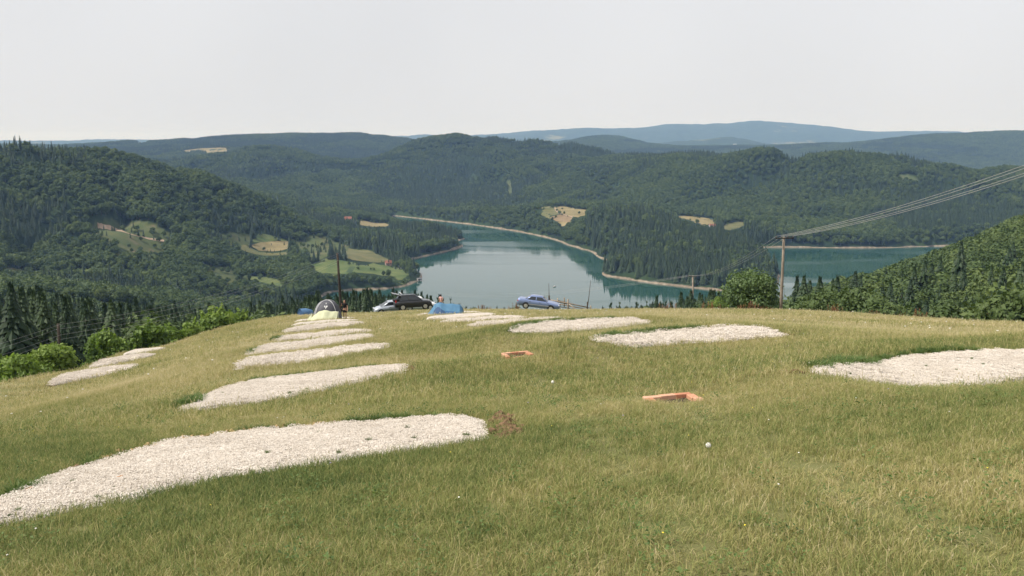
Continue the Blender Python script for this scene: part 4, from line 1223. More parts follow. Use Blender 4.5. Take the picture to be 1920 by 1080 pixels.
sc_ = 0.75 + 0.55 * fbm(P_[:, 0] / 2.3, P_[:, 1] / 2.3, 3) + rsP.uniform(-0.12, 0.12, len(P_))
sc_ = np.where(worn, sc_ * 0.6, sc_)
rot_ = np.column_stack([np.full(len(P_), -0.165), np.full(len(P_), -0.06), rsP.uniform(0, 6.28, len(P_))])
gs = scatter('meadow_grass', P_, rot_, np.column_stack([np.ones(len(P_)), np.ones(len(P_)), sc_]), i_, GRASS_COLL)
tag(gs, 'short green and straw coloured meadow grass over the campsite slope', 'grass', kind='stuff')
print('GRASS', len(P_))
# lush green weeds along the back rims of the pads
M_WEED = leaf_mat('weed_leaves', [(0.1, (0.06, 0.10, 0.03)), (0.5, (0.10, 0.155, 0.042)), (1.0, (0.17, 0.215, 0.07))], 0.3, 2.0)
wt = [grass_template('weed_template_%d' % k, 50 + k, 60, 0.10, 0.06, 0.16, 0.006, 0, M_WEED) for k in range(3)]
WEED_COLL = template_collection('weed_templates', wt)
wp, ws = [], []
def weeds(nm, t0, t1, n, back=True, spread=0.09, size=1.0):
    fp, bp = PAD_EDGES[nm]
    E = resample(bp if back else fp, 60)
    for k in range(n):
        t = rsP.uniform(t0, t1); p = E[min(59, int(t * 59))]
        x, y = p.x + rsP.normal(0, 0.05), p.y + rsP.normal(0.05, spread)
        wp.append((x, y, max(gz(x, y), 0))); ws.append(size * rsP.uniform(0.6, 1.25))
weeds('L1', 0.78, 0.90, 26, True, 0.05, 0.8); weeds('L1', 0.60, 0.72, 16, True, 0.04, 0.6); weeds('L1', 0.33, 0.36, 6, True, 0.05, 0.7); weeds('L1', 0.12, 0.2, 18, True, 0.06)
weeds('L2', 0.4, 0.95, 60, True, 0.12, 0.8); weeds('L2', 0.0, 0.12, 30, True, 0.2, 1.2)
weeds('R1', 0.02, 0.35, 110, True, 0.10, 1.1); weeds('R1', 0.35, 0.7, 60, True, 0.08, 0.8)
weeds('R2', 0.05, 0.62, 120, True, 0.15, 1.2); weeds('R3', 0.0, 0.75, 110, True, 0.18, 1.2); weeds('L5', 0.0, 0.1, 20, True, 0.2, 1.4); weeds('L4', 0.0, 0.1, 20, True, 0.2, 1.3)
for nm, cnt in (('L1', 34), ('R1', 20), ('L2', 12), ('R2', 8)):
    G_ = PAD_SURF[nm]
    for k in range(cnt):
        u_, v_ = rsP.randint(2, 45), 1 + int(10 * rsP.rand() ** 2.2)
        q = G_[u_, v_] + (G_[u_ + 1, v_] - G_[u_, v_]) * rsP.rand(); wp.append(tuple(q)); ws.append(rsP.uniform(0.08, 0.32))
wp = np.array(wp); ws = np.array(ws)
wd = scatter('pad_weeds', wp, np.column_stack([np.zeros(len(wp)), np.zeros(len(wp)), rsP.uniform(0, 6.28, len(wp))]), np.column_stack([ws, ws, ws]), rsP.randint(0, 3, len(wp)), WEED_COLL)
tag(wd, 'lush green weeds growing along the back edges of the gravel pads', 'weeds', kind='stuff')

def rosette(name, seed):
    rs = np.random.RandomState(seed); C_, N_ = [], []
    for k in range(46):
        a, r = rs.uniform(0, 6.28), 0.10 * math.sqrt(rs.rand()); C_.append((r * math.cos(a), r * math.sin(a), 0.02 + 0.09 * rs.rand())); N_.append((rs.normal(0, .5), rs.normal(0, .5), 1))
    N_ = np.array(N_); N_ /= np.linalg.norm(N_, axis=1)[:, None]
    return bpy.data.objects.new(name, quad_mesh(name, np.array(C_), N_, rs.uniform(0.006, 0.014, len(C_)), rs.rand(len(C_)), M_WEED))
RO = template_collection('rosette_templates', [rosette('rosette_template_%d' % k, k) for k in range(4)])
rx_, ry_ = jgrid(4.6, 24, 0.30, 0.60)
k_ = ~in_pads(rx_, ry_, -0.05) & (rsP.rand(len(rx_)) < np.clip(fbm(rx_ / 1.4, ry_ / 1.4, 3) * 2.2 - 0.85, 0.03, 0.6))
rx_, ry_ = rx_[k_], ry_[k_]; rs_ = rsP.uniform(0.7, 1.5, len(rx_))
lw = scatter('leafy_weeds', np.column_stack([rx_, ry_, hgt(rx_, ry_)]), np.column_stack([np.full(len(rx_), -.165), np.zeros(len(rx_)), rsP.uniform(0, 6.28, len(rx_))]), np.column_stack([rs_, rs_, rs_]), rsP.randint(0, 4, len(rx_)), RO)
tag(lw, 'low clover and leafy weeds mixed through the near turf', 'weeds', kind='stuff')

# small wild flowers, as small heads on stems
def flower_template(name, seed, col, rr, hh):
    rs = random.Random(seed); bm = bmesh.new()
    bm_tube(bm, [(0, 0, 0), (0.01, 0, hh * .6), (0.015, 0.005, hh)], 0.0018, 4)
    me = bpy.data.meshes.new(name); bm.to_mesh(me); bm.free(); me.materials.append(M_GRASS)
    me2 = bpy.data.meshes.new(name + '_head'); bm = bmesh.new()
    for k in range(7):
        a = 6.283 * k / 7
        bmesh.ops.create_icosphere(bm, subdivisions=1, radius=rr * 0.42, matrix=Matrix.Translation((0.015 + rr * 0.6 * math.cos(a), rr * 0.6 * math.sin(a), hh + rs.uniform(0, rr * .3))))
    bmesh.ops.create_icosphere(bm, subdivisions=1, radius=rr * 0.5, matrix=Matrix.Translation((0.015, 0, hh + rr * 0.2)))
    bm.to_mesh(me2); bm.free(); me2.materials.append(col)
    return joined_template(name, [(me, I4), (me2, I4)])
M_FW = simple('white_petals', (0.75, 0.73, 0.66), 0.8, 0.1, var=0.1)
M_FY = simple('yellow_petals', (0.75, 0.62, 0.08), 0.8, 0.1, var=0.1)
M_FP = simple('lilac_petals', (0.42, 0.36, 0.55), 0.8, 0.1, var=0.1)
FL = template_collection('flower_templates', [flower_template('flower_template_0', 1, M_FW, 0.008, 0.15), flower_template('flower_template_1', 2, M_FY, 0.007, 0.14), flower_template('flower_template_2', 3, M_FP, 0.009, 0.13), flower_template('flower_template_3', 4, M_FW, 0.034, 0.26)])
fx, fy = jgrid(5, 95, 1.35, 0.58)
k_ = poly_in(fx, fy, MEADOW) & ~in_pads(fx, fy, -0.2) & (rsP.rand(len(fx)) < np.clip(0.35 * fbm(fx / 6, fy / 6, 2) + 0.02 + (np.hypot(fx, fy) < 14) * 0.35, 0, 1))
fx, fy = fx[k_], fy[k_]
fi = np.where(np.hypot(fx, fy) > 30, np.where(rsP.rand(len(fx)) < 0.5, 3, 0), rsP.choice([0, 0, 1, 1, 2], len(fx)))
fs = scatter('wild_flowers', np.column_stack([fx, fy, hgt(fx, fy)]), np.column_stack([rsP.normal(0, .15, len(fx)), rsP.normal(0, .15, len(fx)), rsP.uniform(0, 6.28, len(fx))]), np.ones((len(fx), 3)), fi, FL)
tag(fs, 'scattered small white and yellow wild flowers in the meadow', 'flowers', kind='stuff')
def dandelion(px, py, label, r=0.035):
    p = cast(px, py + 14, 4, 60)
    root = empty('dandelion', p); tag(root, label, 'flower')
    bm = bmesh.new(); bm_tube(bm, [(0, 0, -0.02), (0.01, 0, 0.1), (0.012, 0.01, 0.17)], 0.003, 5); bm_obj('stem', bm, M_GRASS, root)
    rs = random.Random(px); bm = bmesh.new()
    for k in range(160):
        d = Vector((rs.gauss(0, 1), rs.gauss(0, 1), rs.gauss(0, 1))).normalized(); c = Vector((0.012, 0.01, 0.17 + r * 0.8))
        u = d.orthogonal().normalized() * r * 0.2; v = d.cross(u)
        q = c + d * r
        vs = [bm.verts.new(q + u), bm.verts.new(q + v), bm.verts.new(q - u), bm.verts.new(q - v)]; bm.faces.new(vs)
        e = [bm.verts.new(c + u * .1), bm.verts.new(c - u * .1), bm.verts.new(q)]; bm.faces.new(e)
    bm_obj('seed_head', bm, M_FW, root)
dandelion(1325, 858, 'round white dandelion clock standing alone in the near grass', 0.025)
dandelion(1035, 722, 'small white dandelion clock in the grass mid meadow', 0.028)

# ------------------------------------------------------------------ brick fire pits
M_BRICK = None
def brick_mat():
    m, nt, b = new_mat('orange_brick')
    setp(b, 0.85, 0.2)
    oi = nt.nodes.new('ShaderNodeObjectInfo')
    r = ramp(nt, oi.outputs['Random'], [(0.0, (0.46, 0.20, 0.12)), (0.5, (0.54, 0.27, 0.17)), (1.0, (0.60, 0.36, 0.25))])
    n = noise_node(nt, 18, 4)
    c = mixc(nt, 0.5, r.outputs[0], ramp(nt, n.outputs[0], [(0.3, (0.65, 0.6, 0.55)), (0.6, (1, 1, 1))]).outputs[0], 'MULTIPLY')
    nt.links.new(c, b.inputs['Base Color']); bump(nt, b, n.outputs[0], 0.3, 0.01)
    return m
M_BRICK = brick_mat()
M_PIT_SHADE = simple('painted_pit_shade', (0.045, 0.03, 0.028), 0.95, 0.1, var=0.5, scale=30)  # dark tone standing in for the shade of the hole
bm = bmesh.new(); bmesh.ops.create_cube(bm, size=1.0, matrix=Matrix.Diagonal((0.25, 0.12, 0.14, 1)))
bmesh.ops.bevel(bm, geom=bm.edges[:], offset=0.006, segments=1, affect='EDGES')
BRICK_ME = bpy.data.meshes.new('brick'); bm.to_mesh(BRICK_ME); bm.free(); BRICK_ME.materials.append(M_BRICK)
def fire_pit(c, rz, label, seed, sc=1.0):
    root = empty('brick_fire_pit', c, rz); root.rotation_euler = (-0.065, -0.04, rz); root.scale = (sc, sc, sc)
    tag(root, label, 'fire pit', 'brick fire pits in the meadow')
    rs = random.Random(seed)
    L, D = 0.68, 0.56
    spots = [(-0.255, D / 2, 0), (0.0, D / 2, 0), (0.255, D / 2, 0), (-0.255, -D / 2, 0), (0.0, -D / 2, 0), (0.255, -D / 2, 0)]
    spots += [(-0.33, 0.06, 1), (-0.33, -0.20, 1), (0.33, 0.06, 1), (0.33, -0.20, 1)]
    for (x, y, k) in spots:
        if k == 2: continue
        o = bpy.data.objects.new('brick', BRICK_ME); COL.objects.link(o); o.parent = root
        front = y < -0.2
        o.location = (x, y, 0.005 + (-0.04 if front else 0) + rs.uniform(-.006, .006))
        o.rotation_euler = (rs.uniform(-.03, .03), rs.uniform(-.03, .03), (math.pi / 2 if k else 0) + rs.uniform(-.05, .05))
    bm = bmesh.new(); q = bmesh.ops.create_grid(bm, x_segments=8, y_segments=6, size=0.5, matrix=Matrix.Translation((0, 0, 0.005)) @ Matrix.Diagonal((0.60, 0.46, 1, 1)))
    for v in q['verts']: v.co.z += rs.uniform(-0.006, 0.012)
    bm_obj('pit_shade_sheet', bm, M_PIT_SHADE, root)  # flat sheet at ground level, its dark colour painted as pit shade
fire_pit(BRICK_AT[0], 0.22, 'orange brick fire pit frame in the grass, the nearer of two', 1)
fire_pit(BRICK_AT[1], 0.25, 'orange brick fire pit frame in the grass, the farther of two', 2, 0.88)
# strips of bark or wood on the near pad
def wood_strip(px, py, L, rz, label):
    p = cast(px, py, 4, 60)
    bm = bmesh.new(); bm_box(bm, (0, 0, 0.0), (L, 0.035, 0.014)); bmesh.ops.subdivide_edges(bm, edges=bm.edges[:], cuts=2)
    for v in bm.verts: v.co.z += 0.012 * math.sin(v.co.x * 9); v.co.y += 0.01 * math.sin(v.co.x * 14)
    o = bm_obj('wood_strip', bm, simple('weathered_orange_wood', (0.40, 0.22, 0.12), 0.9, 0.1), None)
    o.location = p + Vector((0, 0, 0.07)); o.rotation_euler = (-0.1, -0.1, rz)
    tag(o, label, 'wood strip')
wood_strip(40, 934, 0.22, 0.45, 'thin reddish wood strip at the left end of the nearest gravel pad')
wood_strip(222, 907, 0.09, 0.2, 'tiny reddish wood splinter lying on the nearest gravel pad')

# ------------------------------------------------------------------ cars
M_GLASS = simple('car_glass', (0.02, 0.025, 0.03), 0.06, 0.8, var=0.1)
M_TYRE = simple('tyre_rubber', (0.02, 0.02, 0.02), 0.85, 0.2)
M_RIM = simple('alloy_rim', (0.55, 0.55, 0.56), 0.35, 0.5, 0.6, 0.1)
M_DARKPL = simple('black_plastic', (0.02, 0.02, 0.022), 0.6, 0.3)
M_HEAD = simple('headlamp_glass', (0.75, 0.76, 0.78), 0.1, 0.8, 0.2, 0.05)
M_TAIL = simple('tail_lamp_red', (0.55, 0.03, 0.02), 0.2, 0.6, 0, 0.1)
M_PLATE = simple('number_plate', (0.7, 0.7, 0.68), 0.5, 0.3, var=0.05)
def paint(name, c, metal=0.35):
    m, nt, b = new_mat(name)
    setp(b, 0.28, 0.5, metal)
    b.inputs['Coat Weight'].default_value = 0.6; b.inputs['Coat Roughness'].default_value = 0.08
    n = noise_node(nt, 2.0, 4)
    r = ramp(nt, n.outputs[0], [(0.3, tuple(v * 0.9 for v in c)), (0.7, c)])
    nt.links.new(r.outputs[0], b.inputs['Base Color'])
    return m
def build_car(loc, rz, rx, ry, label, pmat, S):
    root = empty('parked_car', loc); root.rotation_mode = 'ZYX'
    root.rotation_euler = (rx, ry, rz)
    tag(root, label, 'car', 'cars parked at the meadow rim')
    L, Wd, H = S['L'], S['W'], S['H']
    hw = Wd / 2
    # lower body lofted from stations: x, top z, bottom z, width factor
    bm = bmesh.new(); rings = []
    for (x, zt, zb, wf) in S['stations']:
        w = hw * wf; mid = zb + (zt - zb) * 0.55
        sec = [(0, zb), (w * 0.86, zb), (w * 0.97, zb + 0.08), (w, mid), (w * 0.985, zt - 0.10), (w * 0.93, zt - 0.025), (w * 0.80, zt), (0, zt + 0.025)]
        full = [(y, z) for y, z in sec] + [(-y, z) for y, z in sec[-2:0:-1]]
        rings.append([bm.verts.new((x * L, y, z)) for y, z in full])
    for a, b in zip(rings[:-1], rings[1:]):
        k = len(a)
        for i in range(k): bm.faces.new((a[i], a[(i + 1) % k], b[(i + 1) % k], b[i]))
    bm.faces.new(rings[0]); bm.faces.new(rings[-1][::-1])
    bmesh.ops.recalc_face_normals(bm, faces=bm.faces[:])
    bm_obj('body', bm, pmat, root, True)
    # cabin: lower ring, roof ring
    xr0, xr1, xf1, xf0, zb = S['cabin']; yb, yt = hw * 0.90, hw * 0.70
    lo = [Vector((xr0 * L, -yb * .92, zb)), Vector((xf0 * L, -yb * .9, zb)), Vector((xf0 * L, yb * .9, zb)), Vector((xr0 * L, yb * .92, zb))]
    hi = [Vector((xr1 * L, -yt, H - 0.04)), Vector((xf1 * L, -yt, H - 0.03)), Vector((xf1 * L, yt, H - 0.03)), Vector((xr1 * L, yt, H - 0.04))]
    bm = bmesh.new(); vl = [bm.verts.new(v) for v in lo]; vh = [bm.verts.new(v) for v in hi]
    bm.faces.new(vl[::-1]); bm.faces.new(vh)
    for i in range(4): bm.faces.new((vl[i], vl[(i + 1) % 4], vh[(i + 1) % 4], vh[i]))
    bmesh.ops.bevel(bm, geom=[e for e in bm.edges if e.verts[0] in vh or e.verts[1] in vh], offset=0.07, segments=3, affect='EDGES')
    bmesh.ops.recalc_face_normals(bm, faces=bm.faces[:])
    bm_obj('roof', bm, pmat, root, True)
    def pane(nm, a, b, c, d, u0, u1, v0, v1, off=0.012, parent=root, mat=None):
        q = lambda u, v: (a.lerp(b, u)).lerp(d.lerp(c, u), v)
        nrm = (b - a).cross(d - a).normalized() * off
        P4 = [q(u0, v0) + nrm, q(u1, v0) + nrm, q(u1, v1) + nrm, q(u0, v1) + nrm]
        bk = [p - nrm * 0.8 for p in P4]
        return mesh_obj(nm, P4 + bk, [(0, 1, 2, 3), (0, 4, 5, 1), (1, 5, 6, 2), (2, 6, 7, 3), (3, 7, 4, 0)], mat or M_GLASS, parent)
    pane('side_window', lo[0], lo[1], hi[1], hi[0], 0.10, 0.47, 0.10, 0.86); pane('side_window', lo[0], lo[1], hi[1], hi[0], 0.52, 0.93, 0.10, 0.86)
    pane('side_window', lo[2], lo[3], hi[3], hi[2], 0.07, 0.48, 0.10, 0.86); pane('side_window', lo[2], lo[3], hi[3], hi[2], 0.53, 0.90, 0.10, 0.86)
    pane('windscreen', lo[1], lo[2], hi[2], hi[1], 0.08, 0.92, 0.08, 0.9)
    if not S.get('hatch_open'): pane('rear_window', lo[3], lo[0], hi[0], hi[3], 0.10, 0.90, 0.10, 0.88)
    r = S['wheel']
    for x in S['axles']:
        for s in (-1, 1):
            bm = bmesh.new(); bmesh.ops.create_cone(bm, cap_ends=True, segments=24, radius1=r * 1.17, radius2=r * 1.17, depth=0.05, matrix=Matrix.Translation((x * L, s * (hw - 0.012), r + 0.03)) @ Matrix.Rotation(math.pi / 2, 4, 'X'))
            bm_obj('wheel_arch', bm, M_DARKPL, root)
            w = empty('wheel', (x * L, s * (hw - 0.06), r)); w.parent = root
            bm = bmesh.new(); bmesh.ops.create_cone(bm, cap_ends=True, segments=28, radius1=r, radius2=r, depth=0.19, matrix=Matrix.Rotation(math.pi / 2, 4, 'X'))
            bmesh.ops.bevel(bm, geom=bm.edges[:], offset=0.02, segments=2, affect='EDGES'); bm_obj('tyre', bm, M_TYRE, w)
            bm = bmesh.new()
            bmesh.ops.create_cone(bm, cap_ends=True, segments=24, radius1=r * 0.66, radius2=r * 0.66, depth=0.012, matrix=Matrix.Translation((0, s * 0.098, 0)) @ Matrix.Rotation(math.pi / 2, 4, 'X'))
            for k in range(5):
                a = 6.283 * k / 5; bm_box(bm, (math.cos(a) * r * .36, s * 0.107, math.sin(a) * r * .36), (r * .55, 0.012, r * .16), Euler((0, -a, 0)).to_matrix())
            bm_obj('rim', bm, M_RIM, w)
    zf, zr = S['lamps']
    for s in (-1, 1):
        bm = bmesh.new(); bm_box(bm, (0.478 * L, s * hw * 0.66, zf), (0.12, hw * 0.36, 0.11), Euler((0, 0, -s * 0.25)).to_matrix()); bmesh.ops.bevel(bm, geom=bm.edges[:], offset=0.02, segments=2, affect='EDGES'); bm_obj('headlight', bm, M_HEAD, root)
        bm = bmesh.new(); bm_box(bm, (-0.476 * L, s * hw * 0.80, zr), (0.12, hw * 0.26, S.get('tail_h', 0.14)), Euler((0, 0, s * 0.2)).to_matrix()); bmesh.ops.bevel(bm, geom=bm.edges[:], offset=0.02, segments=2, affect='EDGES'); bm_obj('tail_light', bm, M_TAIL, root)
        bm = bmesh.new(); bm_box(bm, (xf0 * L - 0.12, s * (hw + 0.07), zb + 0.06), (0.09, 0.17, 0.11)); bmesh.ops.bevel(bm, geom=bm.edges[:], offset=0.025, segments=2, affect='EDGES'); bm_obj('mirror', bm, pmat, root)
        bm = bmesh.new(); bm_box(bm, (0.0, s * (hw + 0.006), 0.50), (L * 0.62, 0.016, 0.05)); bm_obj('side_trim', bm, M_DARKPL if not S.get('pale_trim') else M_RIM, root)
        for dx in (0.03, -0.20):
            bm = bmesh.new(); bm_box(bm, (dx * L, s * (hw * 0.985 + 0.012), zb - 0.13), (0.16, 0.02, 0.03)); bm_obj('door_handle', bm, M_DARKPL, root)
    bm = bmesh.new(); bm_box(bm, (0.492 * L, 0, 0.42), (0.10, Wd * 0.86, 0.16)); bmesh.ops.bevel(bm, geom=bm.edges[:], offset=0.03, segments=2, affect='EDGES'); bm_obj('front_bumper', bm, S.get('bump', pmat), root)
    bm = bmesh.new(); bm_box(bm, (-0.490 * L, 0, 0.45), (0.10, Wd * 0.86, 0.18)); bmesh.ops.bevel(bm, geom=bm.edges[:], offset=0.03, segments=2, affect='EDGES'); bm_obj('rear_bumper', bm, S.get('bump', pmat), root)
    bm = bmesh.new(); bm_box(bm, (0.504 * L, 0, 0.60), (0.05, Wd * 0.42, 0.10)); bm_obj('grille', bm, M_DARKPL, root)
    if S.get('hatch_open'):
        hinge = Vector((xr1 * L + 0.04, 0, H - 0.03)); g = S['hatch_open']
        hx = empty('tailgate', hinge); hx.parent = root
        bm = bmesh.new(); bm_box(bm, (-0.5 * math.cos(g), 0, 0.5 * math.sin(g)), (0.98, Wd * 0.84, 0.06), Euler((0, g, 0)).to_matrix()); bmesh.ops.bevel(bm, geom=bm.edges[:], offset=0.02, segments=2, affect='EDGES'); bm_obj('tailgate_panel', bm, pmat, hx)
        bm = bmesh.new(); bm_box(bm, (-0.42 * math.cos(g) + 0.04 * math.sin(g), 0, 0.42 * math.sin(g) + 0.04 * math.cos(g)), (0.55, Wd * 0.66, 0.02), Euler((0, g, 0)).to_matrix()); bm_obj('rear_window', bm, M_GLASS, hx)
        bm = bmesh.new(); bm_box(bm, (lo[0].x + 0.05, 0, zb + 0.05), (0.5, Wd * 0.62, 0.28)); bm_obj('boot_opening', bm, M_DARKPL, root)
    if S.get('rails'):
        for s in (-1, 1):
            bm = bmesh.new(); bm_tube(bm, [(xr1 * L + .1, s * yt * .93, H - .02), (xr1 * L + .2, s * yt * .93, H + .04), (xf1 * L - .2, s * yt * .93, H + .04), (xf1 * L - .1, s * yt * .93, H - .02)], 0.018, 6); bm_obj('roof_rail', bm, M_DARKPL, root)
    return root
SEDAN = dict(L=4.45, W=1.70, H=1.39, wheel=0.30, axles=(0.30, -0.285), cabin=(-0.335, -0.19, 0.075, 0.215, 0.90), lamps=(0.66, 0.74), pale_trim=True,
    stations=[(-0.5, 0.62, 0.40, .86), (-0.485, 0.90, 0.30, .92), (-0.44, 0.965, 0.25, .97), (-0.33, 0.965, 0.22, 1.0), (0.0, 0.93, 0.20, 1.0), (0.22, 0.91, 0.20, 1.0), (0.38, 0.82, 0.22, .98), (0.46, 0.745, 0.25, .93), (0.495, 0.62, 0.32, .84), (0.505, 0.5, 0.36, .80)])
HATCH = dict(L=4.0, W=1.70, H=1.47, wheel=0.31, axles=(0.31, -0.30), cabin=(-0.475, -0.36, 0.05, 0.30, 0.92), lamps=(0.70, 0.86), tail_h=0.3,
    stations=[(-0.5, 0.72, 0.38, .88), (-0.485, 0.92, 0.28, .95), (-0.33, 0.96, 0.22, 1.0), (0.0, 0.94, 0.20, 1.0), (0.25, 0.93, 0.20, 1.0), (0.38, 0.85, 0.22, .98), (0.455, 0.75, 0.25, .92), (0.495, 0.60, 0.32, .82), (0.505, 0.5, 0.36, .78)])
SUV = dict(L=4.25, W=1.78, H=1.68, wheel=0.35, axles=(0.31, -0.30), cabin=(-0.475, -0.35, 0.07, 0.25, 1.03), lamps=(0.82, 1.0), tail_h=0.34, rails=True, hatch_open=0.3, bump=M_DARKPL,
    stations=[(-0.5, 0.80, 0.45, .90), (-0.485, 1.02, 0.34, .96), (-0.33, 1.06, 0.28, 1.0), (0.0, 1.05, 0.27, 1.0), (0.24, 1.04, 0.27, 1.0), (0.38, 0.98, 0.28, .98), (0.46, 0.90, 0.30, .93), (0.495, 0.74, 0.36, .85), (0.505, 0.6, 0.42, .80)])
WHITE = dict(HATCH); WHITE['hatch_open'] = 0.55; WHITE['H'] = 1.62; WHITE['L'] = 4.2
P_BLUE = paint('blue_car_paint', (0.19, 0.25, 0.43)); P_SILV = paint('silver_car_paint', (0.52, 0.56, 0.62), 0.5)
P_BLACK = paint('black_car_paint', (0.016, 0.017, 0.02), 0.1); P_WHITE = paint('white_car_paint', (0.78, 0.78, 0.78), 0.0)
def gsit(px, Y, dz=0.0):
    p = ground_at(px, Y); p.z += dz; return p
build_car(gsit(1009, 95, 0.28), rad(-6), 0.02, rad(6.0), 'light blue sedan parked nose down beside the wooden fence', P_BLUE, SEDAN)
build_car(gsit(774, 105, 0.38), rad(16), 0.0, rad(-1), 'black estate car with its tailgate open behind the blue tent', P_BLACK, SUV)
build_car(gsit(733, 107, 0.16), rad(196), 0.0, rad(-4), 'silver hatchback facing left behind the black estate car', P_SILV, HATCH)
build_car(gsit(786, 113, 0.78), rad(14), 0.0, 0.0, 'white car with raised tailgate mostly hidden by the black estate car', P_WHITE, WHITE)

# ------------------------------------------------------------------ tents
def fabric(name, c, trans=0.25, var=0.12):
    m, nt, b = new_mat(name)
    setp(b, 0.6, 0.25)
    n = noise_node(nt, 3.0, 4)
    r = ramp(nt, n.outputs[0], [(0.3, tuple(v * (1 - var) for v in c)), (0.7, tuple(min(1, v * (1 + var)) for v in c))])
    nt.links.new(r.outputs[0], b.inputs['Base Color'])
    tr = nt.nodes.new('ShaderNodeBsdfTranslucent'); nt.links.new(r.outputs[0], tr.inputs[0])
    mx = nt.nodes.new('ShaderNodeMixShader'); mx.inputs[0].default_value = trans
    nt.links.new(b.outputs[0], mx.inputs[1]); nt.links.new(tr.outputs[0], mx.inputs[2])
    nt.links.new(mx.outputs[0], nt.nodes['Material Output'].inputs['Surface'])
    return m
F_GREY = fabric('grey_tent_fabric', (0.085, 0.085, 0.10), 0.1); F_LGREY = fabric('pale_grey_tent_fabric', (0.30, 0.30, 0.32), 0.2); F_YEL = fabric('pale_yellow_fabric', (0.66, 0.67, 0.46), 0.35)
F_WHITE = fabric('white_tent_fabric', (0.72, 0.72, 0.70), 0.15); F_BLUE = fabric('blue_tent_fabric', (0.045, 0.13, 0.27), 0.2); F_DBLUE = fabric('dark_blue_tent_fabric', (0.035, 0.08, 0.17), 0.1)
F_BLUE2 = fabric('slate_blue_tent_fabric', (0.10, 0.20, 0.36), 0.2); F_LBLUE = fabric('light_blue_tent_fabric', (0.10, 0.225, 0.36), 0.25)
M_ROD = simple('tent_pole', (0.50, 0.50, 0.50), 0.4, 0.5, 0.4)
def patch(name, fn, nu, nv, mat, parent, smooth=True, thick=0.0):
    V = [fn(i / (nu - 1), j / (nv - 1)) for i in range(nu) for j in range(nv)]
    Fq = [(i * nv + j, (i + 1) * nv + j, (i + 1) * nv + j + 1, i * nv + j + 1) for i in range(nu - 1) for j in range(nv - 1)]
    o = mesh_obj(name, V, Fq, mat, parent, smooth)
    if thick: md = o.modifiers.new('thickness', 'SOLIDIFY'); md.thickness = thick
    return o
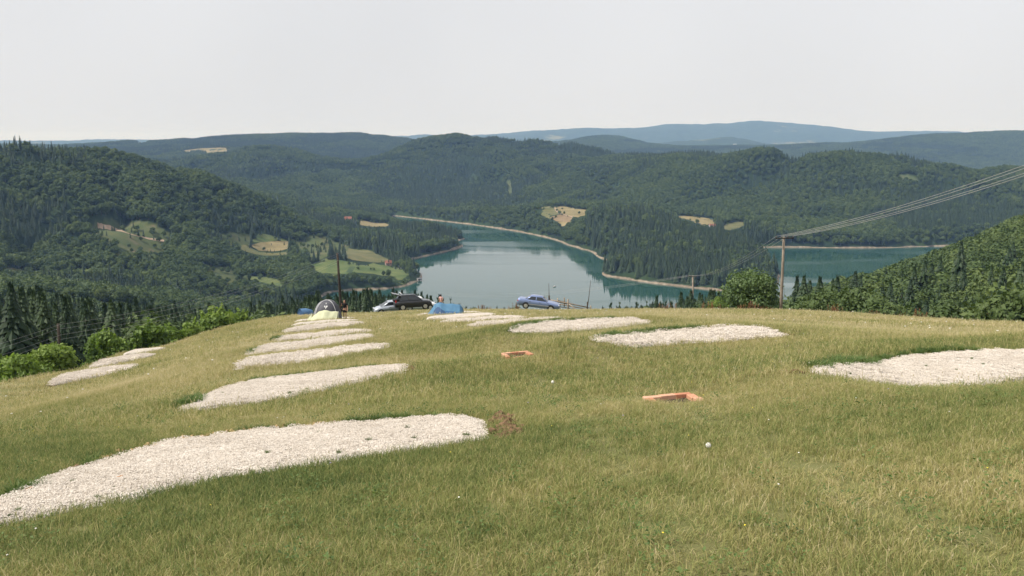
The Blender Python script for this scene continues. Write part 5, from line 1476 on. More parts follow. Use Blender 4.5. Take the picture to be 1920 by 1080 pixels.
# grey dome tent
def dome_tent():
    p = ground_at(615, 68.5); p.z += 0.02
    root = empty('dome_tent', p)
    tag(root, 'grey dome tent with a white emblem and pale yellow awning in front', 'tent')
    R, H = 1.06, 1.62
    def dome(a, e, k=1.0):       # a: azimuth, e: 0 at ground .. 1 top
        t = e * math.pi / 2
        rr = R * (math.cos(t) ** 0.8) * (1 + 0.02 * math.cos(6 * a))
        return Vector((rr * math.cos(a) * k, rr * math.sin(a) * k, H * math.sin(t) ** 0.95 * (0.5 + 0.5 * k)))
    seg = [(-2.45, -0.70, F_GREY, 'front_panel'), (-0.70, 0.75, F_GREY, 'side_panel'), (0.75, 2.3, F_LGREY, 'rear_panel'), (2.3, 3.83, F_LGREY, 'side_panel')]
    for a0, a1, mt, nm in seg: patch(nm, lambda u, v: dome(a0 + (a1 - a0) * u, v * 0.995), 18, 14, mt, root)
    for a0 in (-2.45, -0.70, 0.75, 2.3):
        bm = bmesh.new(); bm_tube(bm, [dome(a0, k / 14 * 0.995, 1.012) for k in range(15)], 0.022, 6); bm_obj('tent_pole', bm, M_ROD, root)
    bm = bmesh.new(); bm_tube(bm, [dome(-2.45 + 1.75 * k / 12, 0.62 + 0.13 * math.sin(math.pi * k / 12), 1.01) for k in range(13)], 0.012, 5); bm_obj('seam', bm, F_LGREY, root)
    # emblem: a kite on the front with two dark feet
    ac = -math.pi / 2 + 0.03
    def on(du, dv): return dome(ac + du, dv, 1.02)
    e = mesh_obj('emblem', [on(0, 0.745), on(-0.17, 0.535), on(-0.05, 0.50), on(0, 0.44), on(0.05, 0.50), on(0.17, 0.535)], [(0, 1, 2), (0, 2, 3), (0, 3, 4), (0, 4, 5)], F_WHITE, root)
    mesh_obj('emblem_notch', [on(-0.14, 0.515), on(-0.06, 0.49), on(-0.09, 0.45), on(0.14, 0.515), on(0.06, 0.49), on(0.09, 0.45)], [(0, 1, 2), (3, 5, 4)], M_DARKPL, root)
    # awning sheet hanging in front
    tops = [(-1.02, -0.62, 0.42), (-0.82, -0.85, 0.66), (-0.45, -1.0, 0.90), (-0.05, -1.06, 1.06), (0.3, -1.05, 0.97), (0.65, -1.0, 0.93), (0.98, -0.9, 0.90)]
    bots = [(-1.45, -1.75, -0.05), (-1.05, -1.85, -0.06), (-0.55, -1.85, -0.04), (-0.05, -1.85, -0.02), (0.3, -1.8, 0.0), (0.65, -1.75, 0.0), (0.98, -1.6, 0.02)]
    def lerp_l(l, u):
        f = u * (len(l) - 1); i = min(int(f), len(l) - 2); return Vector(l[i]).lerp(Vector(l[i + 1]), f - i)
    def aw(u, v):
        a, b = lerp_l(tops, u), lerp_l(bots, u); q = a.lerp(b, v)
        q.y += 0.06 * math.sin(u * 17) * v - 0.22 * math.sin(v * math.pi) ; q.z += 0.02 * math.sin(u * 23 + v * 4)
        return q
    patch('awning', aw, 40, 16, F_YEL, root, True, 0.006)
    patch('awning_flap', lambda u, v: Vector((-1.02 - 0.43 * v - 0.1 * u, -0.62 - 1.13 * v + 0.35 * u, 0.42 - 0.45 * v + 0.25 * u * (1 - v))), 8, 8, F_YEL, root, True, 0.006)
    bm = bmesh.new(); bm_tube(bm, [(0.98, -0.9, 0.90), (1.0, -1.0, 0.35), (1.28, -1.05, -0.02)], 0.03, 6); bm_obj('door_roll', bm, F_WHITE, root)
    for (x, y) in ((-1.5, -1.8), (1.5, -1.2), (1.5, 0.9), (-1.5, 0.8)):
        bm = bmesh.new(); bm_tube(bm, [(x * 0.62, y * 0.62, 0.9), (x * 1.15, y * 1.1, -0.15)], 0.006, 4); bm_obj('guy_rope', bm, M_ROD, root)
dome_tent()
# small slate blue tunnel tent
p = ground_at(574, 82); p.z += -0.02
p.z += 0.05
root = empty('tunnel_tent', p, rad(40)); root.scale = (0.78, 0.78, 0.85); tag(root, 'small slate blue tunnel tent left of the grey dome tent', 'tent')
def hoop(u, v, L=1.5, R=0.68):
    a = math.pi * v; s = 1 - 0.35 * u ** 3
    return Vector((-0.75 + L * u, R * math.cos(a) * s, 0.78 * math.sin(a) ** 0.9 * s))
patch('canopy', lambda u, v: hoop(u, v), 12, 16, F_BLUE2, root)
patch('door_panel', lambda u, v: Vector((-0.75 + 0.10 * math.sin(math.pi * v) * (1 - u), 0.68 * math.cos(math.pi * v) * (1 - 0.98 * u), 0.78 * math.sin(math.pi * v) ** 0.9 * (1 - u))), 6, 16, F_DBLUE, root)
patch('end_panel', lambda u, v: Vector((0.75, 0.68 * 0.65 * math.cos(math.pi * v) * (1 - 0.98 * u), 0.78 * 0.65 * math.sin(math.pi * v) ** 0.9 * (1 - u))), 6, 16, F_BLUE2, root)
for u in (0.0, 0.5):
    bm = bmesh.new(); bm_tube(bm, [hoop(u, k / 14) * 1.01 for k in range(15)], 0.015, 5); bm_obj('tent_pole', bm, F_LBLUE, root)
# long blue tent
p = ground_at(838, 69.5)
p.z += 0.05
root = empty('ridge_tent', p, rad(2)); tag(root, 'long bright blue tent with a darker door panel, right of the black car', 'tent')
prof = [(-1.42, 0.02), (-1.18, 0.50), (-0.95, 0.86), (-0.62, 1.00), (-0.35, 0.98), (0.1, 0.92), (0.6, 0.86), (0.98, 0.84), (1.14, 0.72), (1.28, 0.32), (1.36, 0.02)]
def bt(u, v):
    f = u * (len(prof) - 1); i = min(int(f), len(prof) - 2); x = prof[i][0] + (prof[i + 1][0] - prof[i][0]) * (f - i); h = prof[i][1] + (prof[i + 1][1] - prof[i][1]) * (f - i)
    a = math.pi * v
    sag = 0.05 * math.sin(u * 21 + v * 3) * math.sin(a) + 0.03 * math.sin(u * 37)
    return Vector((x + 0.10 * math.cos(a) * (x < -0.5), -1.05 * math.cos(a) * (0.8 + 0.2 * min(1, h)), max(0.0, h * ((1 - abs(math.cos(a))) ** 0.8) + sag * 0.5 * math.sin(a)) - 0.02))
patch('canopy', bt, 60, 28, F_LBLUE, root)
def off(u, v, k=0.02):
    q = bt(u, v); return q + Vector((0, -k, k * 0.5))
patch('door_panel', lambda u, v: off(0.15 + 0.30 * u, 0.03 + 0.36 * v * (1 - abs(u - 0.4) * 0.5)), 14, 8, F_DBLUE, root)
patch('side_panel', lambda u, v: off(0.46 + 0.30 * u, 0.03 + (0.27 - 0.07 * u) * v), 14, 8, F_BLUE, root)
for u in (0.22, 0.72):
    bm = bmesh.new(); bm_tube(bm, [bt(u, k / 16) * 1.008 for k in range(17)], 0.014, 5); bm_obj('tent_pole', bm, F_LBLUE, root)
for (x, y) in ((-1.9, -0.9), (1.9, -0.9), (1.85, 0.8)):
    bm = bmesh.new(); bm_tube(bm, [(x * 0.62, y * 0.7, 0.75), (x, y * 1.2, -0.1)], 0.006, 4); bm_obj('guy_rope', bm, M_ROD, root)

# ------------------------------------------------------------------ people
M_SKIN = simple('skin', (0.50, 0.29, 0.20), 0.6, 0.3, var=0.08)
M_HAIR = simple('dark_hair', (0.035, 0.022, 0.018), 0.6, 0.3, var=0.3, scale=20)
M_BLACKC = simple('black_cloth', (0.015, 0.014, 0.016), 0.85, 0.15)
M_PINKC = simple('pale_pink_cloth', (0.62, 0.38, 0.36), 0.85, 0.15)
M_BLUEJ = simple('denim_cloth', (0.06, 0.09, 0.16), 0.85, 0.15)
M_SHOE = simple('white_shoe', (0.6, 0.6, 0.58), 0.7, 0.2)
def skin_mesh(name, nodes, edges, mat, parent, sub=2):
    names = list(nodes); me = bpy.data.meshes.new(name)
    me.from_pydata([nodes[k][0] for k in names], [(names.index(a), names.index(b)) for a, b in edges], [])
    me.materials.append(mat)
    o = bpy.data.objects.new(name, me); COL.objects.link(o); o.parent = parent
    md = o.modifiers.new('skin', 'SKIN'); md.use_smooth_shade = True
    sl = me.skin_vertices[0].data if me.skin_vertices else None
    if sl is None:
        bpy.context.view_layer.objects.active = o
        bm = bmesh.new(); bm.from_mesh(me); bm.verts.layers.skin.verify(); bm.to_mesh(me); bm.free(); sl = me.skin_vertices[0].data
    for i, k in enumerate(names):
        r = nodes[k][1]; sl[i].radius = (r, r) if not isinstance(r, tuple) else r
        sl[i].use_root = (i == 0)
    s = o.modifiers.new('subdivision', 'SUBSURF'); s.levels = s.render_levels = sub
    return o
def person(loc, rz, h, label, top_m, leg_m, shorts, pose):
    k = h / 1.70
    root = empty('person', loc, rz); root.scale = (k, k, k)
    tag(root, label, 'person')
    N = {'pelvis': ((0, 0, 0.93), (0.145, 0.10)), 'waist': ((0, 0, 1.06), (0.125, 0.09)), 'chest': ((0, -0.01, 1.26), (0.155, 0.105)), 'neck0': ((0, 0, 1.41), 0.075), 'neck': ((0, -0.01, 1.47), 0.052), 'jaw': ((0, -0.02, 1.54), (0.066, 0.078)), 'head': ((0, -0.015, 1.62), (0.078, 0.095)), 'crown': ((0, 0, 1.69), (0.05, 0.06)), 'nose': ((0, -0.115, 1.575), 0.014)}
    E = [('pelvis', 'waist'), ('waist', 'chest'), ('chest', 'neck0'), ('neck0', 'neck'), ('neck', 'jaw'), ('jaw', 'head'), ('head', 'crown'), ('jaw', 'nose')]
    for s, nm in ((-1, 'l'), (1, 'r')):
        sh = Vector((s * 0.19, 0, 1.385)); el, wr = [Vector(q) for q in pose[nm]]
        N['sh' + nm] = (tuple(sh), 0.058); N['el' + nm] = (tuple(el), 0.042); N['wr' + nm] = (tuple(wr), 0.029)
        d = (wr - el).normalized(); pm = wr + d * 0.055; N['pm' + nm] = (tuple(pm), (0.034, 0.02))
        E += [('neck0', 'sh' + nm), ('sh' + nm, 'el' + nm), ('el' + nm, 'wr' + nm), ('wr' + nm, 'pm' + nm)]
        side = d.cross(Vector((0, 1, 0.2))).normalized(); cur = d.cross(side).normalized()
        for f in range(4):
            b = pm + side * (f - 1.5) * 0.019 + d * 0.02; t = b + d * (0.035, 0.042, 0.04, 0.03)[f] + cur * 0.006; t2 = t + d * 0.022 + cur * 0.018
            for q, (nn, pp) in enumerate((('a', b), ('b', t), ('c', t2))): N['f%d%s%s' % (f, nn, nm)] = (tuple(pp), 0.0085)
            E += [('pm' + nm, 'f%da%s' % (f, nm)), ('f%da%s' % (f, nm), 'f%db%s' % (f, nm)), ('f%db%s' % (f, nm), 'f%dc%s' % (f, nm))]
        tb = wr + d * 0.025 - side * 0.03; N['ta' + nm] = (tuple(tb), 0.011); N['tb' + nm] = (tuple(tb + d * 0.04 - side * 0.018), 0.009)
        E += [('wr' + nm, 'ta' + nm), ('ta' + nm, 'tb' + nm)]
        hp, kn, an = Vector((s * 0.095, 0, 0.88)), Vector((s * 0.105, -0.015, 0.49)), Vector((s * 0.11, 0.02, 0.085))
        N['hp' + nm] = (tuple(hp), 0.088); N['kn' + nm] = (tuple(kn), 0.056); N['cf' + nm] = (tuple(kn.lerp(an, 0.35) + Vector((0, 0.02, 0))), 0.055); N['an' + nm] = (tuple(an), 0.036); N['ft' + nm] = ((s * 0.125, -0.14, 0.035), (0.04, 0.028))
        E += [('pelvis', 'hp' + nm), ('hp' + nm, 'kn' + nm), ('kn' + nm, 'cf' + nm), ('cf' + nm, 'an' + nm), ('an' + nm, 'ft' + nm)]
    skin_mesh('body', N, E, M_SKIN, root)
    T = {q: N[q] for q in ('waist', 'chest', 'neck0')}
    T = {'waist': ((0, 0, 0.99), (0.16, 0.118)), 'w2': ((0, 0, 1.10), (0.145, 0.108)), 'chest': ((0, -0.01, 1.26), (0.172, 0.122)), 'neck0': ((0, 0, 1.385), (0.11, 0.09))}
    Et = [('waist', 'w2'), ('w2', 'chest'), ('chest', 'neck0')]
    for nm in 'lr':
        a, b = Vector(N['sh' + nm][0]), Vector(N['el' + nm][0]); T['s' + nm] = (tuple(a), 0.068); T['e' + nm] = (tuple(a.lerp(b, 0.55)), 0.060); Et += [('neck0', 's' + nm), ('s' + nm, 'e' + nm)]
    skin_mesh('shirt', T, Et, top_m, root)
    P = {'pelvis': ((0, 0, 0.94), (0.158, 0.118)), 'c': ((0, 0, 0.86), (0.14, 0.11))}; Ep = [('pelvis', 'c')]
    for s, nm in ((-1, 'l'), (1, 'r')):
        P['h' + nm] = ((s * 0.097, 0, 0.80), 0.10); P['k' + nm] = ((s * 0.103, -0.01, 0.60 if shorts else 0.48), 0.085 if shorts else 0.068); Ep += [('c', 'h' + nm), ('h' + nm, 'k' + nm)]
        if not shorts: P['a' + nm] = ((s * 0.11, 0.015, 0.10), 0.055); Ep += [('k' + nm, 'a' + nm)]
    skin_mesh('shorts' if shorts else 'trousers', P, Ep, leg_m, root)
    for s in (-1, 1):
        bm = bmesh.new(); bmesh.ops.create_icosphere(bm, subdivisions=2, radius=1.0, matrix=Matrix.Translation((s * 0.12, -0.06, 0.035)) @ Matrix.Diagonal((0.05, 0.13, 0.045, 1)))
        bm_obj('shoe', bm, M_SHOE, root, True)
        bm = bmesh.new(); bmesh.ops.create_icosphere(bm, subdivisions=1, radius=0.011, matrix=Matrix.Translation((s * 0.032, -0.098, 1.61))); bm_obj('eye', bm, M_HAIR, root, True)
        bm = bmesh.new(); bmesh.ops.create_icosphere(bm, subdivisions=1, radius=1, matrix=Matrix.Translation((s * 0.083, 0.01, 1.59)) @ Matrix.Diagonal((0.012, 0.02, 0.032, 1))); bm_obj('ear', bm, M_SKIN, root, True)
    bm = bmesh.new(); bm_box(bm, (0, -0.098, 1.525), (0.045, 0.012, 0.010)); bm_obj('mouth', bm, simple('lips', (0.4, 0.14, 0.12), 0.5), root)
    bm = bmesh.new(); bmesh.ops.create_icosphere(bm, subdivisions=3, radius=1, matrix=Matrix.Translation((0, 0.028, 1.64)) @ Matrix.Diagonal((0.096, 0.108, 0.098, 1)))
    for v in bm.verts:
        if v.co.z < 1.62 and v.co.y > 0.0: v.co.z -= 0.10 * pose.get('hair', 1); v.co.x *= 1.02
        v.co += Vector((math.sin(v.co.z * 90), math.cos(v.co.x * 90), 0)) * 0.004
    bmesh.ops.delete(bm, geom=[v for v in bm.verts if v.co.y < -0.055 and v.co.z < 1.665], context='VERTS')
    bm_obj('hair', bm, M_HAIR, root, True)
    return root
person(gsit(647, 69, 0.08), rad(-20), 1.52, 'person in black top and shorts standing right of the grey dome tent', M_BLACKC, M_BLACKC, True,
       {'l': ((-0.30, -0.08, 1.16), (-0.14, -0.26, 1.36)), 'r': ((0.25, 0.03, 1.12), (0.28, -0.05, 0.87)), 'hair': 2.0})
person(gsit(827, 103, 0.18), rad(160), 1.68, 'person in pink shirt, only head and shoulders visible above the blue tent', M_PINKC, M_BLUEJ, False,
       {'l': ((-0.24, 0.03, 1.12), (-0.24, -0.05, 0.87)), 'r': ((0.24, 0.03, 1.12), (0.24, -0.05, 0.87)), 'hair': 0.6})

# ------------------------------------------------------------------ utility poles and wires
M_POLE = simple('weathered_pole', (0.24, 0.20, 0.16), 0.9, 0.1, var=0.3, scale=2)
M_POLED = simple('dark_tarred_pole', (0.055, 0.045, 0.036), 0.9, 0.1, var=0.4, scale=2)
M_STEEL = simple('galvanised_steel', (0.30, 0.30, 0.30), 0.5, 0.4, 0.5)
M_WIRE = simple('aluminium_wire', (0.42, 0.41, 0.40), 0.55, 0.3, 0.1)
M_CERAM = simple('insulator_ceramic', (0.10, 0.07, 0.06), 0.3, 0.5)
def utility_pole(base, top, r0, r1, mat, label, arm=None, arm_dir=None):
    root = empty('utility_pole', base); tag(root, label, 'utility pole')
    v = top - base
    bm = bmesh.new(); bm_tube(bm, [Vector((0, 0, -0.6)), v * 0.33, v * 0.66, v], r0, 10, r1); bm_obj('post', bm, mat, root, True)
    tips = []
    if arm:
        d = arm_dir.normalized(); bm = bmesh.new()
        c = v - Vector((0, 0, 0.12)); bm_box(bm, c + d.cross(Vector((0, 0, 1))) * (r1 + 0.03), (arm, 0.09, 0.10), Matrix.Rotation(math.atan2(d.y, d.x), 3, 'Z')); bm_obj('crossarm', bm, M_POLED, root)
        n = 4
        for k in range(n):
            q = c + d * arm * (k / (n - 1) - 0.5) * 0.94 + d.cross(Vector((0, 0, 1))) * (r1 + 0.03)
            bm = bmesh.new(); bm_tube(bm, [q + Vector((0, 0, 0.04)), q + Vector((0, 0, 0.12)), q + Vector((0, 0, 0.20))], [0.02, 0.045, 0.035], 8); bm_obj('insulator', bm, M_CERAM, root, True)
            tips.append(base + q + Vector((0, 0, 0.2)))
    else:
        for k in range(4):
            q = v - Vector((0, 0, 0.1 + 0.42 * k)); bm = bmesh.new(); bm_tube(bm, [q, q + Vector((0.18 * (-1) ** k, -0.02, 0.05))], 0.02, 6); bm_obj('bracket', bm, M_STEEL, root)
            tips.append(base + q + Vector((0.18 * (-1) ** k, -0.02, 0.05)))
    return tips
def wire(a, b, sag, r, label, mat=M_WIRE):
    n = 28; o0 = a
    bm = bmesh.new(); pts = []
    for k in range(n + 1):
        t = k / n; p = a.lerp(b, t); p.z -= sag * 4 * t * (1 - t); pts.append(p - o0)
    bm_tube(bm, pts, r, 5); o = bm_obj('power_wire', bm, mat, None, True); o.location = o0
    tag(o, label, 'wire', 'overhead wires')
tR = utility_pole(ground_at(1463, 90), pt(1470, 444, 90), 0.17, 0.11, M_POLE, 'tall weathered pole with a crossarm beside the round bush', 1.85, Vector((1, 0.15, 0)))
b2 = ground_at(1299, 190)
t2 = utility_pole(b2, pt(1299, 517, 190), 0.20, 0.16, M_POLE, 'small pale pole farther off, left of the round bush', 1.7, Vector((1, -0.5, 0)))
t3 = utility_pole(ground_at(642, 112), pt(632.5, 474, 112), 0.18, 0.13, M_POLED, 'dark leaning pole rising behind the grey dome tent')
t4 = utility_pole(ground_at(118, 72), pt(109, 607, 72), 0.14, 0.11, M_POLED, 'dark pole among the shrubs at the far left')
ends = [(2300, 166), (2300, 174), (2300, 188), (2300, 194)]
for k, (q, nmn) in enumerate(zip(tR, ('topmost', 'second', 'third', 'lowest'))):
    wire(q, pt(ends[k][0], ends[k][1], 44 + 0.6 * k), 0.8, 0.013, nmn + ' of the four wires rising from the tall pole to the right edge')
    if k < 3: wire(q, t2[k], 1.2, 0.009, ('first', 'second', 'third', 'fourth')[k] + ' of the wires dropping from the tall pole to the farther pole')
    if k < 3: wire(t2[k], pt(820 + 10 * k, 548 + 3 * k, 330), 2.0, 0.012, ('upper', 'middle', 'lower')[k] + ' wire running left from the farther pale pole over the lake')
for k in range(4):
    nmn = ('topmost', 'second', 'third', 'lowest')[k]
    wire(t3[k], t4[k], 1.0, 0.008, nmn + ' wire between the leaning dark pole and the far left pole', M_STEEL)
    wire(t4[k], pt(-420, 742 + 15 * k, 52), 0.4, 0.007, nmn + ' wire leaving the frame from the far left pole', M_STEEL)

# ------------------------------------------------------------------ wooden fence by the sedan
M_WOOD = simple('old_grey_wood', (0.27, 0.22, 0.17), 0.9, 0.1, var=0.4, scale=6)
M_WOODD = simple('old_dark_wood', (0.07, 0.055, 0.045), 0.9, 0.1, var=0.4, scale=6)
fb = ground_at(1065, 97)
froot = empty('wooden_fence', fb); tag(froot, 'rough wooden rail fence with two tall thin poles behind the blue sedan', 'fence')
def fpiece(nm, a, b, r, mat, Ya=97, Yb=97, r2=None):
    A_, B_ = pt(a[0], a[1], Ya) - fb, pt(b[0], b[1], Yb) - fb
    bm = bmesh.new(); bm_tube(bm, [A_, A_.lerp(B_, 0.5) + Vector((0.02, 0, 0.01)), B_], r, 7, r2 if r2 else r); bm_obj(nm, bm, mat, froot, True)
fpiece('tall_pole', (1029.5, 590), (1029, 531), 0.05, M_WOODD, r2=0.022); fpiece('post', (1030, 590), (1029.5, 554), 0.085, M_WOODD)
fpiece('tall_pole', (1100, 588), (1107.5, 526), 0.05, M_WOODD, r2=0.02); fpiece('post', (1100, 588), (1101.5, 566), 0.075, M_WOODD)
fpiece('post', (1064.5, 590), (1065, 561), 0.085, M_WOOD); fpiece('post', (1045, 575), (1045.5, 559), 0.075, M_WOOD, 106, 106); fpiece('post', (1058, 575), (1058, 558), 0.075, M_WOOD, 106, 106); fpiece('post', (1107.5, 586), (1107.5, 573), 0.07, M_WOOD, 106, 106)
fpiece('rail', (1030, 562), (1100, 576), 0.065, M_WOOD); fpiece('rail', (1030, 567), (1101, 580), 0.055, M_WOOD); fpiece('rail', (1031, 572), (1100, 584), 0.04, M_WOODD)
fpiece('brace', (1033, 562), (1059, 586), 0.05, M_WOOD, 96.8, 96.2); fpiece('brace', (1067, 570), (1085, 586), 0.05, M_WOOD, 96.8, 96.2); fpiece('rail', (1032, 564), (1063, 570), 0.035, M_WOOD, 105, 106)
fpiece('rail', (1045, 563), (1107, 578), 0.035, M_WOODD, 106, 106)

# ------------------------------------------------------------------ earth track at the rim
V, Fq = [], []
tp = [(860, 101), (885, 101), (910, 100.5), (935, 100), (960, 99), (985, 98), (1010, 97.5), (1040, 98)]
for i, (px_, Y_) in enumerate(tp):
    for s in (-1.6, 1.6):
        p = ground_at(px_, Y_ + s); V.append((p.x, p.y, p.z + 0.05))
Fq = [(2 * i, 2 * i + 2, 2 * i + 3, 2 * i + 1) for i in range(len(tp) - 1)]
tag(mesh_obj('earth_track', V, Fq, simple('reddish_track_earth', (0.23, 0.13, 0.08), 0.95, 0.1, var=0.3, scale=1.5)), 'reddish earth track between the blue tent and the sedan', kind='structure')

# ------------------------------------------------------------------ bush, shrubs and dock weeds
def shrub(name, px, top, Y, w, mat, label, seed, nl=5200, ls=0.017, low=0.0, nb=34, sink=0.2):
    b = ground_at(px, Y); h = pt(px, top, Y).z - b.z + 0.1
    h = max(1.5, h) * 1.16
    root = empty(name, b - Vector((0, 0, sink)), seed * 1.3)
    tag(root, label, 'bush' if name == 'bush' else 'shrub', None if name == 'bush' else 'shrubs along the left meadow rim')
    me_ = broad_crown('crown', seed, h, w, nb, nl, ls * h, mat, low, 0.5)
    o = bpy.data.objects.new('crown', me_); COL.objects.link(o); o.parent = root
    o = bpy.data.objects.new('trunk', trunk_mesh('trunk', h * 0.8, 0.07, M_BARK, 6, seed)); COL.objects.link(o); o.parent = root
    # upright leafy shoots that break the outline
    rs = np.random.RandomState(seed); C_, N_, T_ = [], [], []
    for k in range(26):
        a, r = rs.uniform(0, 6.28), w * 0.42 * math.sqrt(rs.rand()); z0_ = h * (0.80 - 0.25 * (r / (w * .5)) ** 2)
        L_ = h * rs.uniform(0.05, 0.15); dx, dy = rs.normal(0, .25, 2)
        for q in range(9):
            t = q / 8; C_.append((r * math.cos(a) + dx * L_ * t + rs.normal(0, .03), r * math.sin(a) + dy * L_ * t + rs.normal(0, .03), z0_ + L_ * t)); N_.append(rs.normal(0, 1, 3)); T_.append(0.5 + 0.5 * rs.rand())
    N_ = np.array(N_); N_ /= np.linalg.norm(N_, axis=1)[:, None]
    o = bpy.data.objects.new('shoots', quad_mesh('shoots', np.array(C_), N_, ls * h * rs.uniform(0.8, 1.4, len(C_)), np.array(T_), mat)); COL.objects.link(o); o.parent = root; o['kind'] = 'stuff'
shrub('bush', 1405, 512, 92, 5.9, M_BUSH, 'large round green bush left of the tall crossarm pole', 71, 9000, 0.026, 0.0, 46)
for k, (px_, tp_, Y_, w_, lb) in enumerate([(-25, 650, 62, 5.5, 'bright green shrub cut by the left edge of the frame'), (40, 672, 60, 3.4, 'low green shrub left of the far left pole'), (105, 648, 68, 3.7, 'bright green shrub around the foot of the far left pole'),
        (205, 622, 80, 3.6, 'rounded yellow green shrub behind the farthest left gravel pads'), (238, 640, 84, 2.6, 'smaller shrub right behind the rounded yellow green one'), (285, 606, 90, 4.0, 'wide bright green shrub in the middle of the left rim'), (325, 612, 96, 3.0, 'green shrub just right of the wide bright one'),
        (362, 604, 98, 2.8, 'low green shrub between the wide shrub and the tall one'), (412, 574, 104, 4.6, 'tallest bright green shrub on the left rim'), (455, 584, 108, 3.4, 'bright green shrub at the right end of the left rim')]):
    shrub('shrub', px_, tp_, Y_, w_, M_SHRUB, lb, 80 + k, 4600, 0.028, 0.0, 28)
shrub('shrub', 1345, 560, 100, 2.6, M_SHRUB, 'small light green shrub at the left foot of the round bush', 95, 2400, 0.03, 0.0, 16)
M_DOCK = leaf_mat('dock_seed', [(0.1, (0.13, 0.065, 0.035)), (0.5, (0.22, 0.11, 0.055)), (1.0, (0.32, 0.18, 0.09))], 0.2, 2.0)
def dock_mesh(seed):
    rs = np.random.RandomState(seed); C_, N_, T_ = [], [], []
    for s in range(rs.randint(5, 9)):
        x, y = rs.normal(0, 0.22, 2); h = rs.uniform(0.7, 1.25)
        for q in range(46):
            t = 0.25 + 0.75 * rs.rand(); C_.append((x + rs.normal(0, 0.05 * (1.3 - t)), y + rs.normal(0, 0.05 * (1.3 - t)), h * t)); T_.append(rs.rand())
    C_ = np.array(C_); N_ = rs.normal(0, 1, C_.shape); N_ /= np.linalg.norm(N_, axis=1)[:, None]
    return quad_mesh('seed_spikes', C_, N_, rs.uniform(0.02, 0.05, len(C_)), np.array(T_), M_DOCK)
DOCKS = [dock_mesh(k) for k in range(4)]
for k, (px_, Y_, sc) in enumerate([(963, 96, 1.2), (968, 97, 1.0), (955, 97, 0.8), (905, 98, 1.0), (898, 99, 0.8), (918, 98, 0.7), (1243, 84, 0.9), (1262, 85, 1.0), (1324, 84, 1.1), (1336, 84, 1.2), (1348, 83, 0.9), (1390, 82, 1.0), (1402, 82, 1.1), (1412, 82, 1.3), (1425, 83, 1.0), (1440, 83, 0.8),
        (1556, 76, 1.1), (1563, 76, 1.3), (1572, 75, 0.9), (1640, 70, 0.8), (1722, 66, 1.1), (1735, 65, 0.8), (1690, 68, .7), (1250, 80, .7)]):
    p = ground_at(px_, Y_); r = empty('dock_weed', p, k * 1.1); r.scale = (sc, sc, sc * .66)
    tag(r, 'rust red dock weed left of the blue sedan' if px_ < 1000 else ('rust red dock weed around the foot of the round bush' if px_ < 1460 else 'rust red dock weed along the rim right of the tall pole'), 'weed', 'rust red dock weeds on the meadow rim')
    o = bpy.data.objects.new('seed_spikes', DOCKS[k % 4]); COL.objects.link(o); o.parent = r
    bm = bmesh.new(); bm_tube(bm, [(0, 0, -0.1), (0.02, 0, 0.4), (0.03, 0.02, 0.8)], 0.012, 5); bm_obj('stem', bm, M_DOCK, r)

# ------------------------------------------------------------------ far houses, boats, lone trees
M_WALLW = simple('white_render', (0.68, 0.66, 0.62), 0.9, 0.1, var=0.06, scale=1); M_WALLP = simple('pinkish_render', (0.48, 0.33, 0.27), 0.9, 0.1, var=0.1, scale=1); M_ROOFR = simple('red_roof_tiles', (0.24, 0.105, 0.075), 0.85, 0.15, var=0.25, scale=1); M_ROOFG = simple('grey_roof_sheet', (0.30, 0.29, 0.28), 0.6, 0.3, var=0.15, scale=1)
M_WOODH = simple('timber_wall', (0.16, 0.11, 0.08), 0.9, 0.1, var=0.2, scale=1)
def house(px_, py_, L, D, Hw, Hr, rz, wall, roof, label, lift=0.0):
    b = cast(px_, py_, 500); b.z += lift
    root = empty('house', b, rz); tag(root, label, 'house')
    V = [(-L / 2, -D / 2, -3), (L / 2, -D / 2, -3), (L / 2, D / 2, -3), (-L / 2, D / 2, -3), (-L / 2, -D / 2, Hw), (L / 2, -D / 2, Hw), (L / 2, D / 2, Hw), (-L / 2, D / 2, Hw), (-L / 2, 0, Hw + Hr), (L / 2, 0, Hw + Hr)]
    mesh_obj('wall', V, [(0, 1, 5, 4), (1, 2, 6, 9, 5), (2, 3, 7, 6), (3, 0, 4, 8, 7)], wall, root)
    o_ = 0.5; z1_ = Hw - Hr * o_ / (D / 2)
    R = [(-L / 2 - o_, -D / 2 - o_, z1_ + .1), (L / 2 + o_, -D / 2 - o_, z1_ + .1), (L / 2 + o_, 0, Hw + Hr + .1), (-L / 2 - o_, 0, Hw + Hr + .1), (L / 2 + o_, D / 2 + o_, z1_ + .1), (-L / 2 - o_, D / 2 + o_, z1_ + .1)]
    ro = mesh_obj('roof', R, [(0, 1, 2, 3), (3, 2, 4, 5)], roof, root); md = ro.modifiers.new('thickness', 'SOLIDIFY'); md.thickness = 0.2
    bm = bmesh.new(); bm_box(bm, (L * 0.22, D * 0.12, Hw + Hr), (0.6, 0.6, 1.5)); bm_obj('chimney', bm, roof, ro)
    for x in (-0.3, 0.05, 0.32):
        bm = bmesh.new(); bm_box(bm, (x * L, -D / 2 - 0.03, Hw * 0.58), (0.9, 0.08, 1.2)); bm_obj('window', bm, M_GLASS, root)
    bm = bmesh.new(); bm_box(bm, (-0.12 * L, -D / 2 - 0.04, 1.0), (1.0, 0.08, 2.0)); bm_obj('door', bm, M_WOODH, root)
house(728, 497, 7, 6, 3, 2.6, 0.3, M_WALLP, M_ROOFR, 'small house with a red roof at the top of the shore pasture')
house(752, 503, 6, 5, 2.8, 2.0, -0.3, M_WALLW, M_ROOFG, 'small pale house close to the cove shore')
house(1335, 429, 9, 7, 4, 3.0, 0.2, M_WALLW, M_ROOFR, 'white farmhouse between the pale fields across the lake', 0.5)
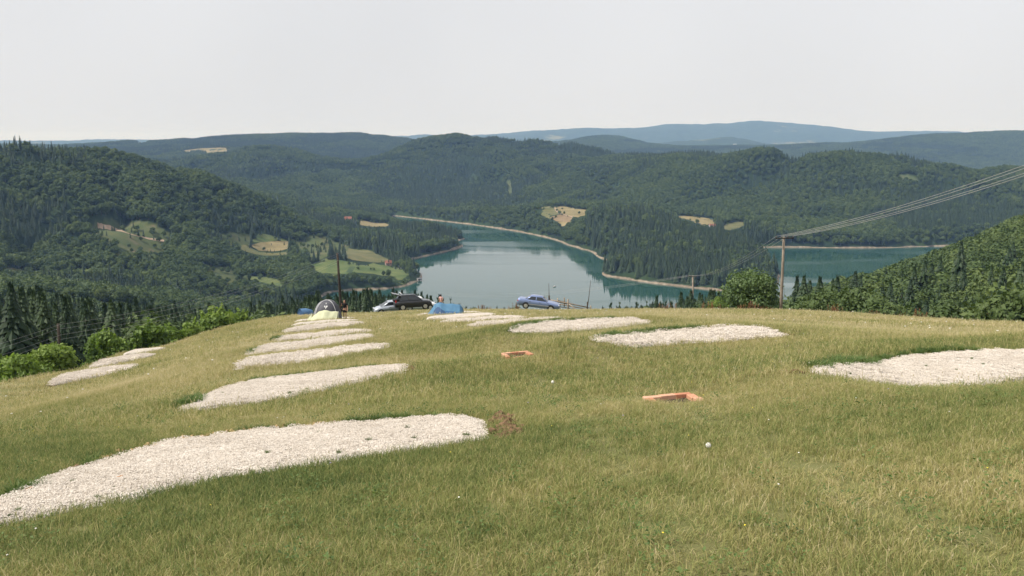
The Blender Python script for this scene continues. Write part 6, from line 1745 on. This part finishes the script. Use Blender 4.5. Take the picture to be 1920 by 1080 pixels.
house(653, 418, 11, 7, 3, 3.5, 0.1, M_WALLP, M_ROOFR, 'red roofed house on the crest of the wooded headland', 4.0)
house(668, 420, 7, 5, 3, 2.0, -0.1, M_WALLP, M_ROOFG, 'low pinkish shed right of the red roofed headland house', 1.0)
house(786, 527, 5, 3, 2.4, 1.0, 0.5, M_WALLW, M_ROOFG, 'white boathouse at the water on the lake spur', 0.3)
house(1378, 273, 20, 12, 7, 4, 0.1, M_WALLW, M_ROOFG, 'pale building on the skyline above the right ridge', 3)
def boat(px_, py_, L, label):
    x, y = on_water(px_, py_); root = empty('boat', (x, y, 0.05), 0.4); tag(root, label, 'boat')
    bm = bmesh.new(); rings = []
    for k in range(7):
        t = k / 6; w = 0.85 * math.sin(math.pi * min(1, 0.35 + 0.62 * t)) ** 0.8 if k < 6 else 0.03; xx = (t - 0.5) * L
        rings.append([bm.verts.new((xx, -w, 0.55 + 0.3 * t)), bm.verts.new((xx, -w * .7, 0)), bm.verts.new((xx, w * .7, 0)), bm.verts.new((xx, w, 0.55 + 0.3 * t))])
    for a, b in zip(rings[:-1], rings[1:]):
        for i in range(3): bm.faces.new((a[i], a[i + 1], b[i + 1], b[i]))
    bm.faces.new(rings[0]); bmesh.ops.recalc_face_normals(bm, faces=bm.faces[:]); bm_obj('hull', bm, M_WALLW, root, True)
    bm = bmesh.new(); bm_box(bm, (-0.1 * L, 0, 0.75), (0.3 * L, 1.1, 0.7)); bmesh.ops.bevel(bm, geom=bm.edges[:], offset=0.12, segments=2, affect='EDGES'); bm_obj('cabin', bm, M_WALLW, root)
boat(1040, 538, 3.0, 'tiny white boat out on the open lake'); boat(634.5, 546, 2.8, 'tiny white boat near the shore behind the leaning pole')
def lone_tree(px_, py_, h, label, con=False):
    b = cast(px_, py_, 400); root = empty('conifer_tree' if con else 'broadleaf_tree', b, px_); root.scale = (h, h, h)
    tag(root, label, 'tree')
    for pn, me_ in (('crown', CONI_HI[px_ % 5] if con else BROAD_HI[px_ % 5]), ('trunk', TRUNK_C if con else TRUNK_B[px_ % 3])):
        o = bpy.data.objects.new(pn, me_); COL.objects.link(o); o.parent = root
lone_tree(728, 520, 10, 'round dark tree standing alone in the shore pasture'); lone_tree(719, 518, 7, 'smaller tree touching the round one in the shore pasture'); lone_tree(701, 508, 4, 'low bush above the round pasture tree'); lone_tree(695, 507, 3.5, 'leftmost low bush in the shore pasture')
lone_tree(495, 470, 5, 'small round tree at the lower edge of the tan hay field'); lone_tree(468, 526, 7, 'round tree on the long green meadow strip'); lone_tree(442, 520, 8, 'tree at the left tip of the long green meadow strip'); lone_tree(1307, 421, 9, 'lone tree in the pale field left of the white farmhouse'); lone_tree(1345, 430, 8, 'tree beside the white farmhouse')
lone_tree(1058, 402, 6, 'pair tree on the farm track between the far shore fields'); lone_tree(1086, 402, 6, 'small tree in the pale mown far field'); lone_tree(505, 585, 9, 'dark conifer at the right end of the left shrubs', True)
lone_tree(1720, 596, 6.5, 'dark low conifer at the rim under the right hillside', True)
